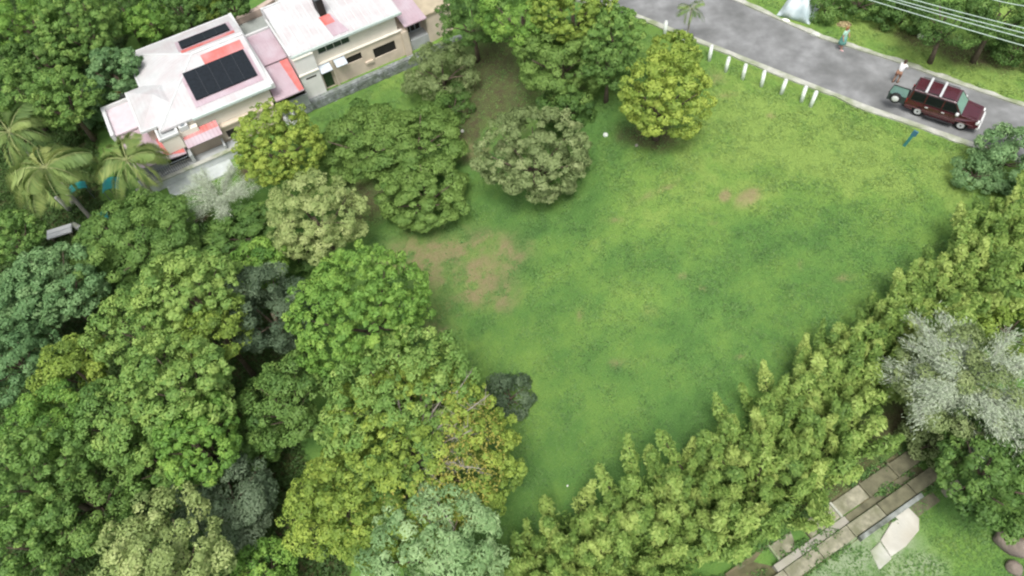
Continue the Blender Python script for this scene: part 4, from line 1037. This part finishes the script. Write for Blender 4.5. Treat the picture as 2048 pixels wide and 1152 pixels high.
T_(392, 40, 26, 'blue', 'small grey-green shrub behind the upper solar array', True, name='shrub', cat='shrub')
T_(424, 18, 26, 'yellow', 'lime green shrub by the pinkish yard wall', name='shrub', cat='shrub')
T_(462, 8, 36, 'deep', 'dark shrub by the yard wall next to the lime green one', tone=.3, name='shrub', cat='shrub')
T_(330, 75, 40, 'soft', 'low grassy shrub along the rear eave of the white roof', True, name='shrub', cat='shrub')
T_(10, 120, 55, 'deep', 'shaded tree cut by the left edge, above the palms', tone=.35)
# the plot between houses and lawn
T_(563, 292, 88, 'yellow', 'dense yellow-green round tree in front of the houses', tone=.72, hc=3.4)
T_(636, 438, 92, 'pale', 'pale cream-green tree with open separate clumps', tone=.6, hc=3.2)
T_(738, 288, 88, 'soft', 'soft green bush right of the dense yellow-green tree', True, sq=.45, tone=.85)
T_(832, 292, 92, 'soft', 'hazy green bush between the soft bush and the olive tree', True, sq=.42, tone=.85)
T_(848, 396, 84, 'soft', 'bright soft bush just above the bare soil patch', True, sq=.45, tone=.9)
T_(720, 222, 18, 'deep', 'single small dark shrub on the slope below the cream house', True, name='shrub', cat='shrub')
T_(885, 150, 66, 'olive', 'loose olive-green tree beside the far end of the cream house', tone=.42, hc=1.9)
T_(905, 215, 40, 'deep', 'dark low bush over bare brown soil', True, tone=.4, name='bush', cat='bush')
T_(945, 40, 62, 'deep', 'dark green tree by the tan extension wall', tone=.35)
T_(1040, 35, 75, 'bright', 'bright green tree right of the dark tree by the extension', tone=.55)
T_(1150, 22, 80, 'yellow', 'yellowish tree near the top edge left of the road', tone=.55)
T_(1226, 74, 58, 'mango', 'green tree reaching the road beside the first white post', tone=.5)
T_(1125, 128, 88, 'soft', 'mid green spreading tree with lighter tips in its top', tone=.9, sq=.65, hc=2.4)
T_(1215, 130, 48, 'deep', 'shaded green tree between the spreading tree and the posts', tone=.45)
T_(1130, 222, 52, 'deep', 'dark low bush under the spreading tree', True, tone=.3, name='bush', cat='bush')
T_(1322, 200, 86, 'yellow', 'big yellow-green tree below the white posts', sq=.95, tone=.68, hc=3.2)
T_(1352, 112, 50, 'yellow', 'yellow-green tree hiding part of the post row', tone=.55, hc=1.8)
T_(1070, 318, 106, 'olive', 'broad greyish olive tree at the upper edge of the lawn', sq=.75, tone=.5, hc=2.7)
# the wooded left side
T_(275, 492, 104, 'fine', 'smooth feathery green tree below the palms', sq=.7, tone=.6, hc=3.0)
T_(485, 470, 70, 'fine', 'flat smooth green bush below the silvery shrub', True, sq=.45, tone=.45, asp=1.3, rot=.4, name='bush', cat='bush')
T_(420, 500, 62, 'fine', 'low feathery bush left of the flat smooth one', True, sq=.5, tone=.5, name='bush', cat='bush')
T_(25, 480, 56, 'mango', 'mid green tree at the left edge below the palms', tone=.35)
T_(112, 578, 88, 'blue', 'bluish green tree left of the feathery tree', sq=.75, tone=.6)
T_(45, 620, 70, 'blue', 'blue-green tree at the left edge under the bluish one', tone=.45)
T_(22, 728, 82, 'blue', 'dark blue-green large-leaved tree at the left edge', tone=.38)
T_(380, 590, 92, 'mango', 'tall light green tree, its top highest of the left wood', tone=0.74, hc=6.2)
T_(270, 660, 76, 'mango', 'light green tree left of the tallest light green tree', tone=0.67, hc=5.6)
T_(430, 660, 64, 'yellow', 'yellowish tree beside the dark grey-green crown', tone=.4, hc=5.6)
T_(535, 628, 88, 'grey', 'dark grey-green fine-leaved tree', tone=.32)
T_(520, 535, 52, 'bright', 'small bright green tree above the dark grey-green one', tone=.55)
T_(600, 510, 50, 'deep', 'dark shrub in the shade under the pale cream-green tree', True, tone=.3, name='shrub', cat='shrub')
T_(728, 632, 128, 'bright', 'dense bright green dome tree beside the bare soil', sq=.95, tone=.55, hc=4.8)
T_(150, 745, 66, 'yellow', 'yellow-green tree under the light green tree', tone=.42, hc=5.0)
T_(360, 770, 104, 'mango', 'big light green rounded tree in the middle of the left wood', tone=0.67, hc=6.0)
T_(235, 850, 84, 'mango', 'green tree below the yellow-green one', tone=.45, hc=5.2)
T_(400, 880, 84, 'bright', 'bright tree below the big rounded one', tone=.45, hc=5.0)
T_(580, 805, 84, 'deep', 'mid green tree between the bright dome tree and the left wood', tone=.62)
T_(520, 885, 52, 'deep', 'shaded green tree below the mid green one', tone=.4, hc=2.2)
T_(95, 850, 78, 'bright', 'bright green tree near the dark gap at the left edge', tone=.42, hc=5.2)
T_(60, 960, 100, 'mango', 'wide green tree filling the left edge', tone=.38, hc=5.6)
T_(170, 1010, 92, 'deep', 'deep green tree left of the grey-green bush', tone=.55)
T_(60, 1085, 90, 'mango', 'green tree in the lower left corner', tone=.38)
T_(305, 925, 60, 'mango', 'fresh green tree above the dark gap', tone=.45)
T_(455, 1005, 92, 'grey', 'grey-green bush beside the dark gap', sq=.7, tone=.5, hc=2.6, name='bush', cat='bush')
T_(440, 1075, 70, 'deep', 'dark bush below the grey-green bush', True, sq=.6, tone=.25, name='bush', cat='bush')
T_(325, 1118, 118, 'pale', 'pale yellow-green tree at the bottom edge', sq=.8, tone=.5, hc=5.0)
T_(530, 1140, 52, 'bright', 'bright round shrub at the bottom edge', hc=2.4, name='shrub', cat='shrub')
# the big tree at the lawn and its neighbours
T_(822, 818, 160, 'mango', 'great green tree at the lower lawn with dense upper leaves', sq=.62, tone=.62, hc=5.0)
T_(820, 920, 195, 'yellow', 'great spreading tree with bare grey limbs and ochre leaves', sq=.55, tone=.55, hc=4.6, extra=grey_branches)
T_(670, 1010, 92, 'yellow', 'ochre-tinged tree left of the great spreading tree', sq=.8, tone=.55, hc=4.4)
T_(1020, 795, 42, 'grey', 'dark grey-green bush beside the lawn at the great tree', True, sq=.9, tone=.35, name='bush', cat='bush')
T_(865, 1112, 124, 'mint', 'mint green feathery tree at the bottom edge', sq=.7, tone=.6, hc=5.6)
# right side and beyond the road
T_(2014, 318, 60, 'mint', 'blue-green bush at the right edge beside the road end', True, sq=.8, tone=.2, name='bush', cat='bush')
T_(1950, 350, 36, 'mint', 'low blue-green shrub at the lawn corner', True, tone=.25, name='shrub', cat='shrub')
T_(1992, 948, 112, 'deep', 'dark green tree in front of the boulders', sq=.6, tone=.42, hc=2.6)
T_(2030, 560, 62, 'mango', 'light green bush between the hedge and the silver feathery tree, at the right edge', True, tone=.5, name='bush', cat='bush')
T_(2020, 660, 62, 'yellow', 'lime green bush behind the silver feathery tree', True, tone=.4, name='bush', cat='bush')
T_(1870, 880, 60, 'olive', 'olive bush at the foot of the silver feathery tree', True, tone=.35, name='bush', cat='bush')
T_(1810, 25, 46, 'deep', 'dark bush on the bank left under the cables', True, tone=.35, name='bush', cat='bush')
T_(1905, 38, 58, 'deep', 'dark tree under the bundle of cables', tone=.35)
T_(2000, 30, 66, 'deep', 'deep green tree in the upper right corner', tone=.45)
T_(2035, 95, 50, 'deep', 'deep green bush at the right edge below the cables', True, tone=.35, name='bush', cat='bush')
T_(1720, 5, 40, 'deep', 'low dark bush at the top edge behind the person in mint green', True, tone=.4, name='bush', cat='bush')
T_(1655, 12, 34, 'deep', 'low green bush right of the tarpaulin heap', True, tone=.5, name='bush', cat='bush')

# ------------------------------------------------------------------ the long feathery hedge
def hedge_meshes(nv=7):
    out = []
    for q in range(nv):
        r = np.random.default_rng(100 + q); P, Nn, Tt, tn = [], [], [], []
        npl = 5; stems = MB()
        for i in range(npl):
            a = 2.399 * i + r.random(); rad = 0.0 if i == 0 else .35 + .50 * r.random(); base = np.array([rad * math.cos(a), rad * math.sin(a), .2])
            H = (3.1 if i == 0 else 2.9) * (.84 + .22 * r.random()); tip = base + np.array([1.4 * math.cos(a) * rad, 1.4 * math.sin(a) * rad, H]) + r.normal(size=3) * np.array([.38, .38, 0])
            stems.tube([tuple(base * np.array([.3, .3, 0]) + np.array([0, 0, -.15])), tuple((base + tip) / 2), tuple(tip)], [.045, .03, .008], 5)
            n = 430; t = .12 + .88 * r.random(n) ** .7; w_ = ((.46 + .24 * r.random()) * (1 - t) ** .6 * (.45 + .75 * t)) * (1 + .35 * np.sin(9 * t + r.random() * 6)) + .03
            an = r.random(n) * 6.283; rr = w_ * np.sqrt(.25 + .75 * r.random(n))
            ax = base + (tip - base) * t[:, None]
            d = np.stack([np.cos(an), np.sin(an), np.zeros(n)], 1)
            P.append(ax + d * rr[:, None]); Nn.append(d * .9 + np.array([0, 0, .7]) + r.normal(size=(n, 3)) * .42); Tt.append(d * 1.0 + np.array([0, 0, .6]) + r.normal(size=(n, 3)) * .25)
            tn.append(np.clip(.52 + r.normal() * .24, .05, 1) + r.normal(size=n) * .12)
        n = 420; an = r.random(n) * 6.283; z = .05 + 1.3 * r.random(n); rr = .85 * np.sqrt(r.random(n)); d = np.stack([np.cos(an), np.sin(an), np.zeros(n)], 1)
        P.append(d * rr[:, None] + np.stack([0 * z, 0 * z, z], 1)); Nn.append(d + r.normal(size=(n, 3)) * .5 + np.array([0, 0, .4])); Tt.append(d + r.normal(size=(n, 3)) * .4 + np.array([0, 0, .4])); tn.append(.35 + .15 * r.normal(size=n))
        P, Nn, Tt, tn = np.vstack(P), np.vstack(Nn), np.vstack(Tt), np.concatenate(tn)
        out.append((P, Nn, Tt, tn, stems, r))
    return out
def build_hedge():
    protos = []
    for P, Nn, Tt, tn, st, r in hedge_meshes():
        o = empty('hedge_shrub', (0, 0, 0), 0, 'feathery yellow-green shrub in the long diagonal hedge beside the lawn', 'shrub', 'shrubs of the long diagonal hedge')
        quads('foliage', P, Nn, (.27 * (.6 + .8 * r.random(len(P)))), .33, tn, LM['hedge'], o, Tt, r)
        st.build('stem', BARK, o, True); protos.append(o)
    # centre line of the hedge on the ground, from the bottom edge to the right edge
    C = np.array([gat(*p)[:2] for p in ((960, 1235), (1110, 1135), (1300, 1040), (1480, 938), (1630, 795), (1775, 678), (1915, 580), (2040, 490), (2170, 400))])
    s = np.concatenate([[0], np.cumsum(np.hypot(*np.diff(C, axis=0).T))]); r = np.random.default_rng(77); i = 0
    for d in np.arange(0, s[-1], 1.15):
        c = np.array([np.interp(d, s, C[:, 0]), np.interp(d, s, C[:, 1])]); c2 = np.array([np.interp(d + .5, s, C[:, 0]), np.interp(d + .5, s, C[:, 1])]); t = (c2 - c) / (np.linalg.norm(c2 - c) + 1e-9); nrm = np.array([-t[1], t[0]])
        for row in ((-2.35, -1.25, -.1, .95) if d < .47 * s[-1] else (-1.25, -.1, .95)):
            p = c + nrm * (row + r.normal() * .16) + t * (r.normal() * .2 + (.46 if row == -.1 else 0)); k = .82 + .38 * r.random() - .10 * (row < 0) - .12 * (row > .5)
            px, py = px_of(p[0], p[1], float(g(p[0], p[1])) + 1.5)
            if not (-120 < px < 2180 and -100 < py < 1300): continue
            o = protos[i] if i < len(protos) else copy_tree(protos[int(r.integers(len(protos)))])
            o.location = (p[0], p[1], float(g(p[0], p[1]))); o.rotation_euler = (r.normal() * .05, r.normal() * .05, r.random() * 6.28); o.scale = (k, k, k * (.92 + .14 * r.random())); i += 1
build_hedge()

# ------------------------------------------------------------------ stepped concrete walkway at the lower right
def build_walkway():
    P0 = gat(1474, 1138)[:2]; P1 = gat(1828, 893)[:2]; a = math.atan2(*(P1 - P0)[::-1]); L = float(np.linalg.norm(P1 - P0))
    o = empty('stepped_walkway', (P0[0], P0[1], 0), a, 'old tan concrete stepped walkway running along the outer side of the hedge', 'walkway')
    # local x runs up along the walkway, local -y is the side facing away from the hedge
    def zz(x): w_ = P0 + (P1 - P0) * x / L; return float(g(w_[0], w_[1]))
    n = 6; mats = [DARKCON, TANCON, TANCON, TANCON, DARKCON, DARKCON]
    for i in range(n):
        x0, x1 = i * L / n, (i + 1) * L / n - .05; h = .05 + .03 * i
        MB().box(x0, x1, -.66, 0, zz(x0) - .4, zz(x0 + .5) + h).build('tread', mats[i], o, bevel=.015)
        if i: MB().box(x0 - .10, x0 - .005, -.70, .04, zz(x0) - .3, zz(x0) + h + .10).build('riser', PALECON if i in (1, 3) else DARKCON, o, bevel=.01)
    MB().slab([(-.6, -1.7, .02), (9.6, -1.75, .02), (9.7, .18, .03), (4.0, .12, .02), (-.6, .1, -.5)], .8).build('base', plain('mossy_soil', (.095, .105, .045), 1, .4, 3, .6, stain=(.16, .13, .08), stain_amt=.8), o)
    MB().box(1.2, 5.2, -1.02, -.705, -.8, .08).build('centre_strip', plain('pale_grey_strip', (.33, .31, .27), .95, .12, 2, .3, stain=(.25, .25, .18), stain_amt=.6), o, bevel=.02)
    m = 6
    MB().box(5.23, 9.3, -1.02, -.705, -.8, .05).build('centre_strip', DARKCON, o, bevel=.02)
    for i in range(m):
        x0, x1 = -.3 + i * 1.75, -.3 + (i + 1) * 1.75 - .02
        MB().box(x0, x1, -1.62, -1.05, -.9, .06 + .05 * i).build('tread', TANCON if i < 4 else DARKCON, o, bevel=.015)
    MB().box(5.0, 8.6, -1.86, -1.66, -.8, .34).build('side_wall', plain('grey_side_wall', (.26, .28, .26), .95, .2, 4.5, .4, stain=(.08, .09, .07), stain_amt=.9), o, bevel=.02)
    MB().box(6.6, 9.2, -2.35, -1.88, -.3, .03).build('drain_pit', DARKCON, o)
    return o
build_walkway()
def build_slab():
    p = gat(1798, 1062); o = empty('concrete_slab', tuple(p), math.radians(33), 'bright cream concrete slab beside the stepped walkway', 'slab'); o.scale = (1.25, 1.3, 1)
    MB().slab([(-.95, -.30, .07), (-.3, -.42, .08), (.5, -.40, .09), (.86, -.18, .09), (.92, .22, .09), (.80, .40, .09), (.1, .33, .08), (-.75, .22, .07)], .4).build('top', plain('cream_concrete', (.47, .46, .405), .9, .1, 2.5, .2, stain=(.36, .33, .26), stain_amt=.7), o, bevel=.03)
    MB().slab([(-1.6, -.3, .05), (-.98, -.36, .06), (-.8, .2, .06), (-1.3, .24, .05)], .3).build('broken_edge', PALECON, o, bevel=.03)
    p = gat(1893, 985); o = empty('gate_post', tuple(p), .2, 'stout tan concrete post at the top of the stepped walkway', 'post')
    MB().box(-.18, .18, -.18, .18, -.2, .9).build('shaft', TANCON, o, bevel=.05); MB().box(-.21, .21, -.21, .21, .903, 1.0).build('cap', TANCON, o, bevel=.03)
build_slab()

def scatter_weeds():                                      # weeds growing over the edges of the walkway
    r = np.random.default_rng(55); p0 = gat(1474, 1138)[:2]; p1 = gat(1828, 893)[:2]; e = (p1 - p0) / np.linalg.norm(p1 - p0); nn = np.array([-e[1], e[0]])
    n = 520; a = -1.2 + 11.5 * r.random(n); ed = np.array([.12, -.69, -1.04, -1.70])[r.integers(0, 4, n)]; b = ed + r.normal(size=n) * .10
    k = (fbm(a, b, 1.1) > .47); a, b = a[k], b[k]; m = 14; a = np.repeat(a, m) + r.normal(size=len(a) * m) * .07; b = np.repeat(b, m) + r.normal(size=len(b) * m) * .07
    X = p0[0] + e[0] * a + nn[0] * b; Y = p0[1] + e[1] * a + nn[1] * b
    C = np.stack([X, Y, g(X, Y) + .06 + .16 * r.random(len(X))], 1); N = r.normal(size=C.shape) * .6 + np.array([0, 0, 1])
    tag(quads('weeds', C, N, .09 + .06 * r.random(len(X)), .45, .35 + .2 * r.normal(size=len(X)), LM['grass'], None, None, r), kind='stuff')
scatter_weeds()

# ------------------------------------------------------------------ grass and undergrowth
def scatter_grass():
    r = np.random.default_rng(21); poly = [gat(*p)[:2] for p in ((560, 250), (900, 60), (1250, 30), (1420, 95), (1960, 300), (2060, 330), (2060, 480), (1500, 800), (1050, 1165), (850, 1165), (620, 520))]
    poly2 = [at(*p, 0)[:2] for p in ((1480, 0), (1640, 75), (2060, 215), (2060, 60), (1800, -20))]
    poly3 = [gat(*p)[:2] for p in ((1500, 1165), (1660, 900), (1900, 860), (2060, 1000), (2060, 1165))]
    X, Y = [], []
    for pl, dens in ((poly, 190), (poly2, 150), (poly3, 220)):
        pl = np.array(pl); lo, hi = pl.min(0), pl.max(0); n = int(np.prod(hi - lo) * dens); x = lo[0] + (hi[0] - lo[0]) * r.random(n); y = lo[1] + (hi[1] - lo[1]) * r.random(n)
        k = in_poly(x, y, pl); X.append(x[k]); Y.append(y[k])
    X, Y = np.concatenate(X), np.concatenate(Y)
    u = (X - HO[0]) * UX[0] + (Y - HO[1]) * UX[1]; v = (X - HO[0]) * VX[0] + (Y - HO[1]) * VX[1]
    far = offset(ROAD_NS, .5)[::6]; rp = np.vstack([far, offset(ROAD_FS, -.45)[::-6]])
    ok = ~in_poly(X, Y, rp) & ~((v > -.98) & (u > -16) & (u < 13)) & ~((v > -4.7) & (u > -16) & (u < -6.9))
    p0 = gat(1474, 1138)[:2]; p1 = gat(1828, 893)[:2]; e = (p1 - p0) / np.linalg.norm(p1 - p0); a = (X - p0[0]) * e[0] + (Y - p0[1]) * e[1]; b = -(X - p0[0]) * e[1] + (Y - p0[1]) * e[0]
    ok &= ~((a > -1) & (a < 13) & (b < .1) & (b > -1.9)) & ~((np.abs(X - gat(1790, 1072)[0]) < 1.3) & (np.abs(Y - gat(1790, 1072)[1]) < .7))
    X, Y = X[ok], Y[ok]; lay = layers(X, Y); keep = r.random(len(X)) > np.clip(1.25 * lay[0] + .55 * lay[1] + .5 * lay[3], 0, .97); X, Y = X[keep], Y[keep]; lay = [q[keep] for q in lay]
    n = len(X); t = tones(X, Y, lay); clump = fbm(X + 11, Y + 5, .8)
    h = (.05 + .05 * S((clump - .35) / .4)) * (.7 + .6 * r.random(n)); a = r.random(n) * 6.283; tilt = .6 + .9 * r.random(n)
    T = np.stack([np.cos(a) * tilt, np.sin(a) * tilt, np.ones(n)], 1); T /= np.linalg.norm(T, axis=1, keepdims=True)
    C = np.stack([X, Y, g(X, Y) + .01], 1) + T * (h * .5)[:, None]
    N = np.stack([np.cos(a) * -1, np.sin(a) * -1, 2.2 + 0 * a], 1) + r.normal(size=(n, 3)) * .35
    o = quads('grass', C, N, h * 1.35, .55, t + .04 + .12 * r.normal(size=n), LM['grass'], None, T, r); tag(o, kind='stuff')
scatter_grass()
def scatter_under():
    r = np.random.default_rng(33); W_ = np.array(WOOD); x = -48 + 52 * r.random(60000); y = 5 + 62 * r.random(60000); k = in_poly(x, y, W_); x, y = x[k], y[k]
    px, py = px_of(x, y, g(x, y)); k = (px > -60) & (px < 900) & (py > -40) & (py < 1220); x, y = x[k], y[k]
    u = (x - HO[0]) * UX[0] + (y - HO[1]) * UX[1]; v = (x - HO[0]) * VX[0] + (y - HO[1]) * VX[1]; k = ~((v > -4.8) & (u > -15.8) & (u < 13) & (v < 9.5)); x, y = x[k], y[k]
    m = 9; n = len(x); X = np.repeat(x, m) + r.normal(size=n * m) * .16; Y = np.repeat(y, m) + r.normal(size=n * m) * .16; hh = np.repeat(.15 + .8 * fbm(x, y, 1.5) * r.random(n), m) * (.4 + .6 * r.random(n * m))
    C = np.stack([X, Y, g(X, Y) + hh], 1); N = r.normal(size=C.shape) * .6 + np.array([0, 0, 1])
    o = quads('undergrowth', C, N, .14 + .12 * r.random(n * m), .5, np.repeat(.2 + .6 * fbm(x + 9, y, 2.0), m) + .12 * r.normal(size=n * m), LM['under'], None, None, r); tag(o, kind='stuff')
scatter_under()
